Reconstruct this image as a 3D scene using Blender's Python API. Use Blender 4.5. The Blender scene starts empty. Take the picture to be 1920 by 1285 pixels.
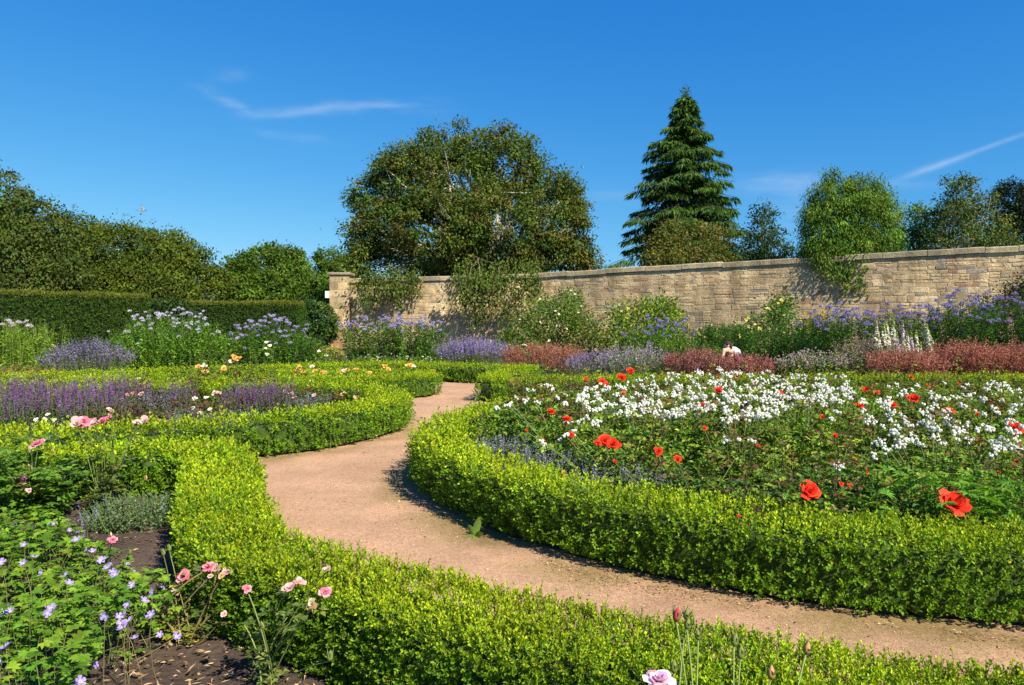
import bpy, bmesh, math, random
import numpy as np
from mathutils import Vector, Matrix

random.seed(4)
RNG = np.random.default_rng(11)
S = bpy.context.scene
COL = S.collection
rad = math.radians

# ---------------------------------------------------------------- camera, sky, sun, exposure
FPX, CX, CY = 1387.0, 960.0, 642.5           # focal length in pixels of the 1920x1285 photograph
PITCH = rad(1.755)
EYE = np.array([0.0, 0.0, 1.6])
cam_d = bpy.data.cameras.new('camera')
cam_d.sensor_width = 36.0
cam_d.lens = 36.0 * FPX / 1920.0
cam_d.clip_start, cam_d.clip_end = 0.05, 2000.0
cam = bpy.data.objects.new('camera', cam_d)
cam.location = EYE
cam.rotation_euler = (rad(90) - PITCH, 0, 0)
COL.objects.link(cam)
S.camera = cam

SUN_EL, SUN_AZ = rad(42), rad(40)            # azimuth measured from behind the camera towards the right
SUN_STRENGTH, SKY_STRENGTH = 5.0, 0.10
S.view_settings.view_transform = 'Standard'
S.view_settings.look = 'None'
S.view_settings.gamma = 1.0
EXPOSURE = 0.85
S.view_settings.exposure = EXPOSURE
S.view_settings.use_curve_mapping = False
S.render.engine = 'CYCLES'
S.cycles.max_bounces = 6
S.cycles.diffuse_bounces = 3
S.cycles.glossy_bounces = 2
S.cycles.transmission_bounces = 4
S.cycles.transparent_max_bounces = 6

world = bpy.data.worlds.new('World')
S.world = world
world.use_nodes = True
wt = world.node_tree
wt.nodes.clear()
def wn(t, **kw):
    n = wt.nodes.new(t)
    for k, v in kw.items():
        setattr(n, k, v)
    return n
def wmath(op, a, b=None, c=None, clamp=False):
    n = wn('ShaderNodeMath', operation=op, use_clamp=clamp)
    for i, v in enumerate((a, b, c)):
        if v is None:
            continue
        if isinstance(v, (int, float)):
            n.inputs[i].default_value = v
        else:
            wt.links.new(v, n.inputs[i])
    return n.outputs[0]
sky = wn('ShaderNodeTexSky', sky_type='NISHITA')
sky.sun_disc = False
sky.sun_elevation = SUN_EL
sky.sun_rotation = rad(140)
sky.altitude = 200
sky.air_density, sky.dust_density, sky.ozone_density = 1.0, 0.0, 3.0
# look a little above the true bearing so that no pale horizon band shows, then grade each channel
# the way the phone that took the picture does (deep saturated blue)
tc = wn('ShaderNodeTexCoord')
lift = wn('ShaderNodeMapping')
lift.inputs['Location'].default_value = (0, 0, .12); lift.inputs['Scale'].default_value = (1, 1, .9)
nv = wn('ShaderNodeVectorMath', operation='NORMALIZE')
wt.links.new(tc.outputs['Generated'], lift.inputs[0]); wt.links.new(lift.outputs[0], nv.inputs[0]); wt.links.new(nv.outputs[0], sky.inputs[0])
sc_ = wn('ShaderNodeSeparateColor'); wt.links.new(sky.outputs[0], sc_.inputs[0])
cc_ = wn('ShaderNodeCombineColor')
EXPO_K = 2.0 ** (0.3 - EXPOSURE)
for ch, (pw, gain) in enumerate(((2.34, 4.63), (1.19, 1.40), (0.53, 0.99))):
    v = wmath('POWER', wmath('MULTIPLY', sc_.outputs[ch], .1), pw)
    v = wmath('MINIMUM', wmath('MULTIPLY', v, gain * 10 * EXPO_K), 12.0)
    wt.links.new(v, cc_.inputs[ch])
# thin high cloud, laid out by direction in the sky: u = x/y (bearing), w = z/y (height)
sep = wn('ShaderNodeSeparateXYZ')
wt.links.new(tc.outputs['Generated'], sep.inputs[0])
ysafe = wmath('MAXIMUM', sep.outputs[1], 0.02)
U = wmath('DIVIDE', sep.outputs[0], ysafe)
W = wmath('DIVIDE', sep.outputs[2], ysafe)
front = wmath('GREATER_THAN', sep.outputs[1], 0.05)
comb = wn('ShaderNodeCombineXYZ')
wt.links.new(U, comb.inputs[0]); wt.links.new(W, comb.inputs[1])
def wnoise(scale, sx, sy, detail=6, off=0.0):
    mp = wn('ShaderNodeMapping')
    mp.inputs['Scale'].default_value = (sx, sy, 1)
    mp.inputs['Location'].default_value = (off, off * .7, off)
    wt.links.new(comb.outputs[0], mp.inputs[0])
    nz = wn('ShaderNodeTexNoise')
    nz.inputs['Scale'].default_value = scale
    nz.inputs['Detail'].default_value = detail
    wt.links.new(mp.outputs[0], nz.inputs['Vector'])
    return nz.outputs['Fac']
N_LOW = wmath('SUBTRACT', wnoise(9, 1, 1, 3, 2.3), 0.5)
N_STREAK = wnoise(16, 1, 4.5, 8, 5.1)
N_FINE = wnoise(60, 1, 1.5, 6, 1.7)
def wisp(x0, y0, x1, y1, width, amount, wob=0.03, tail=1.0):
    """a soft streak between two directions given as photograph pixels"""
    u0, w0, u1, w1 = (x0 - 960) / FPX, (600 - y0) / FPX, (x1 - 960) / FPX, (600 - y1) / FPX
    cu, cw = (u0 + u1) / 2, (w0 + w1) / 2
    ln = math.hypot(u1 - u0, w1 - w0)
    du, dw = (u1 - u0) / ln, (w1 - w0) / ln
    a = wmath('SUBTRACT', U, cu); b = wmath('SUBTRACT', W, cw)
    t = wmath('ADD', wmath('MULTIPLY', a, du), wmath('MULTIPLY', b, dw))
    n = wmath('SUBTRACT', wmath('MULTIPLY', b, du), wmath('MULTIPLY', a, dw))
    n = wmath('MULTIPLY_ADD', N_LOW, wob, n)
    tt = wmath('POWER', wmath('ABSOLUTE', wmath('DIVIDE', t, ln / 2)), 2.5)
    nn = wmath('POWER', wmath('DIVIDE', n, width / FPX), 2)
    e = wmath('EXPONENT', wmath('MULTIPLY', wmath('ADD', tt, nn), -1))
    return wmath('MULTIPLY', e, amount)
wsum = None
for args in ((372, 166, 480, 208, 9, .34), (470, 210, 640, 208, 9, .42), (610, 206, 790, 198, 11, .46), (490, 244, 630, 272, 8, .26),
             (395, 148, 470, 143, 13, .16), (780, 200, 860, 218, 18, .10),
             (1385, 352, 1545, 345, 24, .42, .02), (1450, 412, 1510, 402, 26, .34, .02), (1100, 366, 1180, 366, 15, .2, .02),
             (1540, 340, 1760, 352, 10, .16, .02)):
    wv = wisp(*args)
    wsum = wv if wsum is None else wmath('ADD', wsum, wv)
streak = wmath('MULTIPLY_ADD', N_STREAK, 2.2, -0.62, clamp=True)
wsum = wmath('MULTIPLY', wmath('MULTIPLY', wsum, streak), .60)
trail = wmath('ADD', wisp(1690, 336, 1960, 236, 4.4, .17, .006), wisp(1690, 335, 1800, 296, 8, .14, .006))
trail = wmath('MULTIPLY', trail, wmath('MULTIPLY_ADD', N_FINE, 0.9, 0.5, clamp=True))
wsum = wmath('MULTIPLY', wmath('ADD', wsum, trail), front)
wsum = wmath('MINIMUM', wsum, 0.85)
mixc = wn('ShaderNodeMix', data_type='RGBA')
wt.links.new(wsum, mixc.inputs[0])
wt.links.new(cc_.outputs[0], mixc.inputs[6])
mixc.inputs[7].default_value = (6.6 * EXPO_K, 7.4 * EXPO_K, 8.4 * EXPO_K, 1)
bg = wn('ShaderNodeBackground')
bg.inputs['Strength'].default_value = SKY_STRENGTH
wt.links.new(mixc.outputs[2], bg.inputs[0])
wo = wn('ShaderNodeOutputWorld')
wt.links.new(bg.outputs[0], wo.inputs[0])

sun_d = bpy.data.lights.new('sun', 'SUN')
sun_d.energy = SUN_STRENGTH
sun_d.angle = rad(0.53)
sun_d.color = (1.0, 0.91, 0.73)
sun = bpy.data.objects.new('sun', sun_d)
sun.rotation_euler = (rad(90) - SUN_EL, 0, SUN_AZ)
sun.location = (20, -20, 30)
COL.objects.link(sun)

# ---------------------------------------------------------------- helpers
def ray(px, py):
    c = np.array([(px - CX) / FPX, -(py - CY) / FPX, 1.0])
    s, k = math.sin(PITCH), math.cos(PITCH)
    return np.array([c[0], k * c[2] + s * c[1], -s * c[2] + k * c[1]])
def G(px, py, z=0.0):
    d = ray(px, py); t = (z - EYE[2]) / d[2]
    return EYE + d * t
def D(px, py, y):
    d = ray(px, py)
    return EYE + d * (y / d[1])
def px_of(p):
    s, k = math.sin(PITCH), math.cos(PITCH)
    x, y, z = p[..., 0], p[..., 1], p[..., 2] - EYE[2]
    f = np.maximum(k * y - s * z, 1e-3); u = s * y + k * z
    return CX + FPX * x / f, CY - FPX * u / f

def nrm(v):
    return v / np.maximum(np.linalg.norm(v, axis=-1, keepdims=True), 1e-9)
def rnd(n, k=3):
    return RNG.normal(size=(n, k))
def uni(a, b, n=None):
    return RNG.uniform(a, b, n)
def jitter_cols(base, n, v=.2, h=.06):
    """n colours around one linear base colour"""
    c = np.tile(np.array(base, float), (n, 1))
    c *= np.exp(RNG.normal(0, v, (n, 1)))
    c *= np.exp(RNG.normal(0, h, (n, 3)))
    return np.clip(c, 0, .95)
def pick_cols(cols, n, v=.18, h=.05):
    a = np.array(cols, float)
    c = a[RNG.integers(0, len(a), n)]
    c = c * np.exp(RNG.normal(0, v, (n, 1))) * np.exp(RNG.normal(0, h, (n, 3)))
    return np.clip(c, 0, .95)

class Acc:
    """collects quads and triangles with a colour per point and links them as ONE mesh object"""
    def __init__(s):
        s.V, s.C, s.Q, s.T, s.n = [], [], [], [], 0
    def raw(s, v, c, q=None, t=None):
        v = np.asarray(v, float).reshape(-1, 3)
        c = np.asarray(c, float)
        if c.ndim == 1:
            c = np.tile(c, (len(v), 1))
        s.V.append(v); s.C.append(c.reshape(-1, 3))
        if q is not None and len(q): s.Q.append(np.asarray(q, np.int64).reshape(-1, 4) + s.n)
        if t is not None and len(t): s.T.append(np.asarray(t, np.int64).reshape(-1, 3) + s.n)
        s.n += len(v)
    def leaves(s, P, A, N, L, W, C, fold=.18, mid=.45, droop=0.0, tipc=None):
        P = np.asarray(P, float); n = len(P)
        if n == 0: return
        A = nrm(A); Sd = np.cross(A, N); bad = np.linalg.norm(Sd, axis=1) < 1e-3
        Sd[bad] = np.cross(A[bad], np.array([.31, .7, .64])); Sd = nrm(Sd); Nn = np.cross(Sd, A)
        L = np.broadcast_to(L, (n,))[:, None]; W = np.broadcast_to(W, (n,))[:, None]
        m = P + A * L * mid + Nn * W * fold
        v = np.stack([P, m + Sd * W * .5, P + A * L - np.array([0, 0, 1.0]) * L * droop, m - Sd * W * .5], 1)
        c = np.repeat(np.asarray(C, float)[:, None, :], 4, 1)
        if tipc is not None: c[:, 2] = c[:, 2] * tipc
        s.raw(v, c.reshape(-1, 3), q=np.arange(4 * n).reshape(-1, 4))
    def stems(s, P0, P1, r0, r1, C, bend=None, k=4, sides=3):
        P0 = np.asarray(P0, float); P1 = np.asarray(P1, float); n = len(P0)
        if n == 0: return
        mid = (P0 + P1) / 2 + (0 if bend is None else bend)
        t = np.linspace(0, 1, k)[None, :, None]
        pts = (1 - t) ** 2 * P0[:, None] + 2 * t * (1 - t) * mid[:, None] + t * t * P1[:, None]
        d = nrm(P1 - P0); a = np.cross(d, np.array([.23, .97, .1])); a = nrm(a); b = np.cross(d, a)
        r = (np.broadcast_to(r0, (n,))[:, None] * (1 - t[0, :, 0]) + np.broadcast_to(r1, (n,))[:, None] * t[0, :, 0])
        ang = np.arange(sides) / sides * 2 * math.pi
        ring = a[:, None, None, :] * np.cos(ang)[None, None, :, None] + b[:, None, None, :] * np.sin(ang)[None, None, :, None]
        v = pts[:, :, None, :] + ring * r[:, :, None, None]
        i = np.arange(n)[:, None, None] * (k * sides); j = np.arange(k - 1)[None, :, None] * sides; q = np.arange(sides)[None, None, :]
        q2 = (q + 1) % sides
        f = np.stack([i + j + q, i + j + q2, i + j + sides + q2, i + j + sides + q], -1).reshape(-1, 4)
        C = np.asarray(C, float)
        if C.ndim == 1: C = np.tile(C, (n, 1))
        s.raw(v.reshape(-1, 3), np.repeat(C, k * sides, 0), q=f)
    def tube(s, pts, radii, c, sides=7):
        pts = np.asarray(pts, float); n = len(pts)
        d = nrm(np.gradient(pts, axis=0)); a = np.cross(d, np.array([.21, .33, .92])); a = nrm(a); b = np.cross(d, a)
        ang = np.arange(sides) / sides * 2 * math.pi
        ring = a[:, None] * np.cos(ang)[None, :, None] + b[:, None] * np.sin(ang)[None, :, None]
        v = pts[:, None] + ring * np.asarray(radii, float)[:, None, None]
        i = np.arange(n - 1)[:, None] * sides; q = np.arange(sides)[None]; q2 = (q + 1) % sides
        f = np.stack([i + q, i + q2, i + sides + q2, i + sides + q], -1).reshape(-1, 4)
        s.raw(v.reshape(-1, 3), c, q=f)
    def octas(s, P, R, C, flat=.7):
        """small irregular lumps"""
        P = np.asarray(P, float); n = len(P); R = np.broadcast_to(R, (n,))
        base = np.array([[1, 0, 0], [0, 1, 0], [-1, 0, 0], [0, -1, 0], [0, 0, flat], [0, 0, -flat]], float)
        v = base[None] * R[:, None, None] * uni(.6, 1.3, (n, 6, 1))
        a = uni(0, 6.28, n); ca, sa = np.cos(a), np.sin(a)
        x = v[..., 0] * ca[:, None] - v[..., 1] * sa[:, None]; y = v[..., 0] * sa[:, None] + v[..., 1] * ca[:, None]
        v = np.stack([x, y, v[..., 2]], -1) + P[:, None]
        t = np.array([[0, 1, 4], [1, 2, 4], [2, 3, 4], [3, 0, 4], [1, 0, 5], [2, 1, 5], [3, 2, 5], [0, 3, 5]])
        f = (np.arange(n)[:, None, None] * 6 + t[None]).reshape(-1, 3)
        s.raw(v.reshape(-1, 3), np.repeat(np.asarray(C, float), 6, 0), t=f)
    def mesh(s, name, origin=None):
        V = np.concatenate(s.V) if s.V else np.zeros((0, 3)); C = np.concatenate(s.C) if s.C else np.zeros((0, 3))
        if origin is not None: V = V - np.asarray(origin)
        Q = np.concatenate(s.Q) if s.Q else np.zeros((0, 4), np.int64); T = np.concatenate(s.T) if s.T else np.zeros((0, 3), np.int64)
        me = bpy.data.meshes.new(name)
        me.vertices.add(len(V)); me.vertices.foreach_set('co', V.astype(np.float32).ravel())
        loops = np.concatenate([Q.ravel(), T.ravel()]).astype(np.int32)
        me.loops.add(len(loops)); me.loops.foreach_set('vertex_index', loops)
        tot = np.concatenate([np.full(len(Q), 4), np.full(len(T), 3)]).astype(np.int32)
        st = np.concatenate([[0], np.cumsum(tot)[:-1]]).astype(np.int32) if len(tot) else np.zeros(0, np.int32)
        me.polygons.add(len(tot)); me.polygons.foreach_set('loop_start', st)
        try: me.polygons.foreach_set('loop_total', tot)
        except Exception: pass
        at = me.attributes.new('Col', 'FLOAT_COLOR', 'POINT')
        at.data.foreach_set('color', np.concatenate([C, np.ones((len(C), 1))], 1).astype(np.float32).ravel())
        me.update(calc_edges=True)
        return me
    def build(s, name, mat, parent=None, kind=None, smooth=False, origin=None):
        if origin is None and parent is not None:
            origin = world_loc(parent)
        me = s.mesh(name, origin)
        me.materials.append(mat)
        me.polygons.foreach_set('use_smooth', np.full(len(me.polygons), smooth, bool))
        o = bpy.data.objects.new(name, me); COL.objects.link(o)
        if parent is not None: o.parent = parent
        elif origin is not None: o.location = origin
        if kind: o['kind'] = kind
        return o

def world_loc(o):
    p = np.zeros(3)
    while o is not None:
        p += np.array(o.location); o = o.parent
    return p
def tag(o, label=None, cat=None, group=None, kind=None):
    if label: o['label'] = label
    if cat: o['category'] = cat
    if group: o['group'] = group
    if kind: o['kind'] = kind
    return o
def thing(name, label, cat, loc, group=None):
    o = bpy.data.objects.new(name, None); COL.objects.link(o)
    o.empty_display_size = .1
    o.location = tuple(float(v) for v in loc)
    return tag(o, label, cat, group)
def inst(mesh, name, parent, loc, scale=1.0, rot=(0, 0, 0)):
    """another part that shares its mesh; loc is in world space"""
    o = bpy.data.objects.new(name, mesh); COL.objects.link(o)
    if parent is not None:
        o.parent = parent; loc = np.asarray(loc) - world_loc(parent)
    o.location = tuple(float(v) for v in loc); o.rotation_mode = 'ZYX'; o.rotation_euler = rot   # spin first, then lean
    o.scale = (scale,) * 3 if not hasattr(scale, '__len__') else scale
    return o

# ---------------------------------------------------------------- materials
def mat(name):
    m = bpy.data.materials.new(name); m.use_nodes = True
    nt = m.node_tree; nt.nodes.clear()
    out = nt.nodes.new('ShaderNodeOutputMaterial')
    return m, nt, out
def nd(nt, t, **kw):
    n = nt.nodes.new(t)
    for k, v in kw.items(): setattr(n, k, v)
    return n
def leaf_material(name, rough=.5, trans=.3, spec=.35, tint=(1.15, 1.1, .5)):
    m, nt, out = mat(name)
    a = nd(nt, 'ShaderNodeAttribute', attribute_name='Col')
    p = nd(nt, 'ShaderNodeBsdfPrincipled')
    p.inputs['Roughness'].default_value = rough
    p.inputs['Specular IOR Level'].default_value = spec
    nt.links.new(a.outputs['Color'], p.inputs['Base Color'])
    t = nd(nt, 'ShaderNodeBsdfTranslucent')
    mu = nd(nt, 'ShaderNodeMix', data_type='RGBA', blend_type='MULTIPLY')
    mu.inputs[0].default_value = 1.0
    nt.links.new(a.outputs['Color'], mu.inputs[6]); mu.inputs[7].default_value = (*tint, 1)
    nt.links.new(mu.outputs[2], t.inputs['Color'])
    mx = nd(nt, 'ShaderNodeMixShader'); mx.inputs[0].default_value = trans
    nt.links.new(p.outputs[0], mx.inputs[1]); nt.links.new(t.outputs[0], mx.inputs[2])
    nt.links.new(mx.outputs[0], out.inputs[0])
    return m
M_LEAF = leaf_material('leaf', .6, .34, .14)
M_GLOSSY = leaf_material('glossy_leaf', .5, .32, .18)
M_NEEDLE = leaf_material('needle', .65, .25, .12)
M_PETAL = leaf_material('petal', .6, .3, .15, (1, 1, 1))
def attr_material(name, rough=.8, bump=0.0, scale=20., var=.25, detail=6, dist=.02, spec=.2):
    """colour attribute times a little object-space noise, with bump"""
    m, nt, out = mat(name)
    a = nd(nt, 'ShaderNodeAttribute', attribute_name='Col')
    g = nd(nt, 'ShaderNodeNewGeometry')
    nz = nd(nt, 'ShaderNodeTexNoise'); nz.inputs['Scale'].default_value = scale; nz.inputs['Detail'].default_value = detail
    nz.inputs['Roughness'].default_value = .65
    nt.links.new(g.outputs['Position'], nz.inputs['Vector'])
    mr = nd(nt, 'ShaderNodeMapRange'); mr.inputs[1].default_value = .3; mr.inputs[2].default_value = .7
    mr.inputs[3].default_value = 1 - var; mr.inputs[4].default_value = 1 + var
    nt.links.new(nz.outputs['Fac'], mr.inputs[0])
    vm = nd(nt, 'ShaderNodeVectorMath', operation='SCALE')
    nt.links.new(a.outputs['Color'], vm.inputs[0]); nt.links.new(mr.outputs[0], vm.inputs['Scale'])
    p = nd(nt, 'ShaderNodeBsdfPrincipled'); p.inputs['Roughness'].default_value = rough
    p.inputs['Specular IOR Level'].default_value = spec
    nt.links.new(vm.outputs[0], p.inputs['Base Color'])
    if bump:
        b = nd(nt, 'ShaderNodeBump'); b.inputs['Strength'].default_value = bump; b.inputs['Distance'].default_value = dist
        nt.links.new(nz.outputs['Fac'], b.inputs['Height']); nt.links.new(b.outputs[0], p.inputs['Normal'])
    nt.links.new(p.outputs[0], out.inputs[0])
    return m
M_BARK = attr_material('bark', .85, .5, 12, .35)
M_STEM = attr_material('stem', .55, 0, 20, .15)
M_CORE = attr_material('hedge_twigs', .9, .8, 30, .4, dist=.03)
M_SOIL = attr_material('soil', .95, .9, 26, .35, 8, .03)
M_CLOD = attr_material('clods', .95, 0, 30, .2)
M_SKIN = attr_material('skin', .5, 0, 10, .05)
M_CLOTH = attr_material('cloth', .8, 0, 14, .25)
M_FEATHER = attr_material('feather', .7, 0, 10, .1)
M_PAINT = attr_material('white_paint', .4, 0, 10, .04)
M_GRASS = attr_material('turf', .9, .6, 6, .35, 8, .05)

def gravel_material():
    m, nt, out = mat('fine_gravel')
    a = nd(nt, 'ShaderNodeAttribute', attribute_name='Col')
    g = nd(nt, 'ShaderNodeNewGeometry')
    def noise(s, d, r=.6):
        z = nd(nt, 'ShaderNodeTexNoise'); z.inputs['Scale'].default_value = s; z.inputs['Detail'].default_value = d
        z.inputs['Roughness'].default_value = r
        nt.links.new(g.outputs['Position'], z.inputs['Vector']); return z.outputs['Fac']
    fine, mid, big = noise(230, 3, .8), noise(28, 5), noise(1.6, 5)
    vo = nd(nt, 'ShaderNodeTexVoronoi'); vo.inputs['Scale'].default_value = 140
    nt.links.new(g.outputs['Position'], vo.inputs['Vector'])
    def mr(v, lo, hi, a0=.3, a1=.7):
        n = nd(nt, 'ShaderNodeMapRange'); n.inputs[1].default_value = a0; n.inputs[2].default_value = a1
        n.inputs[3].default_value = lo; n.inputs[4].default_value = hi; nt.links.new(v, n.inputs[0]); return n.outputs[0]
    def mul(x, y):
        n = nd(nt, 'ShaderNodeMath', operation='MULTIPLY'); nt.links.new(x, n.inputs[0]); nt.links.new(y, n.inputs[1]); return n.outputs[0]
    sepc = nd(nt, 'ShaderNodeSeparateColor'); nt.links.new(vo.outputs['Color'], sepc.inputs[0])
    k = mul(mul(mr(fine, .62, 1.35), mr(mid, .85, 1.13)), mul(mr(big, .80, 1.1), mr(sepc.outputs[0], .72, 1.25, 0, 1)))
    vm = nd(nt, 'ShaderNodeVectorMath', operation='SCALE')
    nt.links.new(a.outputs['Color'], vm.inputs[0]); nt.links.new(k, vm.inputs['Scale'])
    p = nd(nt, 'ShaderNodeBsdfPrincipled'); p.inputs['Roughness'].default_value = .95; p.inputs['Specular IOR Level'].default_value = .1
    nt.links.new(vm.outputs[0], p.inputs['Base Color'])
    b = nd(nt, 'ShaderNodeBump'); b.inputs['Strength'].default_value = .55; b.inputs['Distance'].default_value = .006
    nt.links.new(fine, b.inputs['Height']); nt.links.new(b.outputs[0], p.inputs['Normal'])
    nt.links.new(p.outputs[0], out.inputs[0])
    return m
M_GRAVEL = gravel_material()

def stone_material():
    m, nt, out = mat('old_sandstone')
    a = nd(nt, 'ShaderNodeAttribute', attribute_name='Col')
    g = nd(nt, 'ShaderNodeNewGeometry')
    def noise(sc, d, scale3=(1, 1, 1), r=.6):
        mp = nd(nt, 'ShaderNodeMapping'); mp.inputs['Scale'].default_value = scale3
        nt.links.new(g.outputs['Position'], mp.inputs[0])
        z = nd(nt, 'ShaderNodeTexNoise'); z.inputs['Scale'].default_value = sc; z.inputs['Detail'].default_value = d; z.inputs['Roughness'].default_value = r
        nt.links.new(mp.outputs[0], z.inputs['Vector']); return z.outputs['Fac']
    def rng(v, a0, a1, lo, hi):
        n = nd(nt, 'ShaderNodeMapRange'); n.inputs[1].default_value = a0; n.inputs[2].default_value = a1
        n.inputs[3].default_value = lo; n.inputs[4].default_value = hi; nt.links.new(v, n.inputs[0]); return n.outputs[0]
    def mul(x, y):
        n = nd(nt, 'ShaderNodeMath', operation='MULTIPLY'); nt.links.new(x, n.inputs[0]); nt.links.new(y, n.inputs[1]); return n.outputs[0]
    grain, mott, stain, streak = noise(11, 9, (1, 1, 1.6), .7), noise(2.4, 6), noise(.55, 5), noise(1.5, 6, (1, 1, .22))
    k = mul(mul(rng(grain, .3, .7, .62, 1.32), rng(mott, .3, .7, .80, 1.18)), mul(rng(stain, .3, .7, .74, 1.16), rng(streak, .36, .62, .62, 1.06)))
    vm = nd(nt, 'ShaderNodeVectorMath', operation='SCALE'); nt.links.new(a.outputs['Color'], vm.inputs[0]); nt.links.new(k, vm.inputs['Scale'])
    # grey lichen patches
    mx = nd(nt, 'ShaderNodeMix', data_type='RGBA'); nt.links.new(rng(noise(3.3, 7), .56, .66, 0, .6), mx.inputs[0])
    nt.links.new(vm.outputs[0], mx.inputs[6]); mx.inputs[7].default_value = (.20, .19, .15, 1)
    p = nd(nt, 'ShaderNodeBsdfPrincipled'); p.inputs['Roughness'].default_value = .95; p.inputs['Specular IOR Level'].default_value = .1
    nt.links.new(mx.outputs[2], p.inputs['Base Color'])
    b = nd(nt, 'ShaderNodeBump'); b.inputs['Strength'].default_value = .9; b.inputs['Distance'].default_value = .04
    nt.links.new(grain, b.inputs['Height']); nt.links.new(b.outputs[0], p.inputs['Normal'])
    nt.links.new(p.outputs[0], out.inputs[0]); return m
M_STONE = stone_material()

def value_noise(x, y, f, seed=0):
    r = np.random.default_rng(seed); n = 64
    g = r.uniform(-1, 1, (n, n))
    X, Y = x * f, y * f
    i, j = np.floor(X).astype(int), np.floor(Y).astype(int); a, b = X - i, Y - j
    a, b = a * a * (3 - 2 * a), b * b * (3 - 2 * b)
    q = lambda p, s: g[p % n, s % n]
    return (q(i, j) * (1 - a) + q(i + 1, j) * a) * (1 - b) + (q(i, j + 1) * (1 - a) + q(i + 1, j + 1) * a) * b
def fbm(x, y, f, o=4, seed=0):
    return sum(value_noise(x, y, f * 2 ** k, seed + k) / 2 ** k for k in range(o))

def smooth_line(pts, step=.06):
    """Catmull-Rom through the points, resampled to even steps"""
    p = np.asarray(pts, float); p = np.vstack([2 * p[0] - p[1], p, 2 * p[-1] - p[-2]])
    out = []
    for i in range(1, len(p) - 2):
        t = np.linspace(0, 1, 24, endpoint=False)[:, None]
        a, b, c, d = p[i - 1], p[i], p[i + 1], p[i + 2]
        out.append(.5 * (2 * b + (c - a) * t + (2 * a - 5 * b + 4 * c - d) * t ** 2 + (-a + 3 * b - 3 * c + d) * t ** 3))
    out = np.vstack(out + [p[-2][None]])
    s = np.concatenate([[0], np.cumsum(np.linalg.norm(np.diff(out, axis=0), axis=1))])
    n = max(3, int(s[-1] / step))
    q = np.linspace(0, s[-1], n)
    return np.stack([np.interp(q, s, out[:, k]) for k in range(out.shape[1])], 1)
def side_normals(line):
    d = nrm(np.gradient(line, axis=0))
    return d, np.stack([-d[:, 1], d[:, 0]], 1)          # direction, left-hand normal
def in_poly(x, y, poly):
    poly = np.asarray(poly); n = len(poly); ins = np.zeros(np.shape(x), bool)
    j = n - 1
    for i in range(n):
        xi, yi = poly[i]; xj, yj = poly[j]
        c = ((yi > y) != (yj > y)) & (x < (xj - xi) * (y - yi) / (yj - yi + 1e-12) + xi)
        ins ^= c; j = i
    return ins
def sample_poly(poly, n):
    poly = np.asarray(poly, float); lo, hi = poly.min(0), poly.max(0)
    out = np.zeros((0, 2))
    while len(out) < n:
        p = RNG.uniform(lo, hi, (n * 3, 2)); out = np.vstack([out, p[in_poly(p[:, 0], p[:, 1], poly)]])
    return out[:n]
def poly_sheet(name, poly, z, colour, material, step=.25, rough=0.0, kind='structure', label=None, cat=None, crumble=0):
    """a filled ground sheet with a fine grid, clipped by its outline"""
    poly = np.asarray(poly, float); lo, hi = poly.min(0) - step, poly.max(0) + step
    nx, ny = int((hi[0] - lo[0]) / step) + 2, int((hi[1] - lo[1]) / step) + 2
    X, Y = np.meshgrid(lo[0] + np.arange(nx) * step, lo[1] + np.arange(ny) * step, indexing='ij')
    Z = z + rough * (fbm(X, Y, 2.2, 4, 5) * .6 + .3)
    idx = np.arange(nx * ny).reshape(nx, ny)
    q = np.stack([idx[:-1, :-1], idx[1:, :-1], idx[1:, 1:], idx[:-1, 1:]], -1).reshape(-1, 4)
    cx, cy = (X[:-1, :-1] + step / 2).ravel(), (Y[:-1, :-1] + step / 2).ravel()
    q = q[in_poly(cx, cy, poly)]
    used, inv = np.unique(q, return_inverse=True)
    v = np.stack([X.ravel(), Y.ravel(), Z.ravel()], 1)[used]
    c = np.array(colour)[None] * (1 + .25 * fbm(v[:, 0], v[:, 1], 1.3, 3, 9))[:, None]
    a = Acc(); a.raw(v, np.clip(c, 0, 1), q=inv.reshape(-1, 4))
    return tag(a.build(name, material, smooth=True), label, cat, kind=kind)
# ================================================================ THE GROUND
H1_EDGE = [(9, 11.6), (5, 11.5), (2, 11.3), (.6, 10.95), (-.2, 10.3), (-.55, 9.6), (-.83, 8.9), (-.98, 8.2), (-1.03, 7.5), (-.95, 6.85), (-.78, 6.35),
           (-.45, 5.8), (-.2, 5.4), (.2, 4.95), (.52, 4.64), (.97, 4.32), (1.44, 4.04), (1.84, 3.86), (2.16, 3.75), (2.6, 3.65), (3.4, 3.52), (4.8, 3.36)]
H2_EDGE = [(-7.6, 6.45), (-7, 6.6), (-5.2, 7.15), (-4, 7.65), (-2.8, 8.4), (-2.1, 9.06), (-1.6, 10.1), (-1.47, 10.8), (-1.58, 11.5), (-1.86, 12.2),
           (-2.4, 12.9), (-3.2, 13.25), (-5, 13.1), (-8, 12.3), (-11, 11.0)]
H4_EDGE = [(-11, 12.4), (-8, 13.4), (-5, 14.1), (-2.7, 14.45), (-1.85, 14.95), (-1.5, 15.6), (-1.65, 16.2), (-2.4, 16.7), (-4, 16.8), (-6.5, 15.8), (-9, 14.6)]
H6_EDGE = [(-14, 13.0), (-10.5, 15.1), (-7.4, 17.0), (-4.6, 18.9), (-2.6, 19.2), (-1.2, 18.5), (.0, 18.1), (.3, 18.0)]
H5_EDGE = [(.15, 17.9), (-.3, 16.4), (-.68, 14.9), (-.74, 14.4), (-.55, 14.12), (.3, 14.1), (3, 14.25), (7, 14.45), (13, 14.7)]
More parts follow.
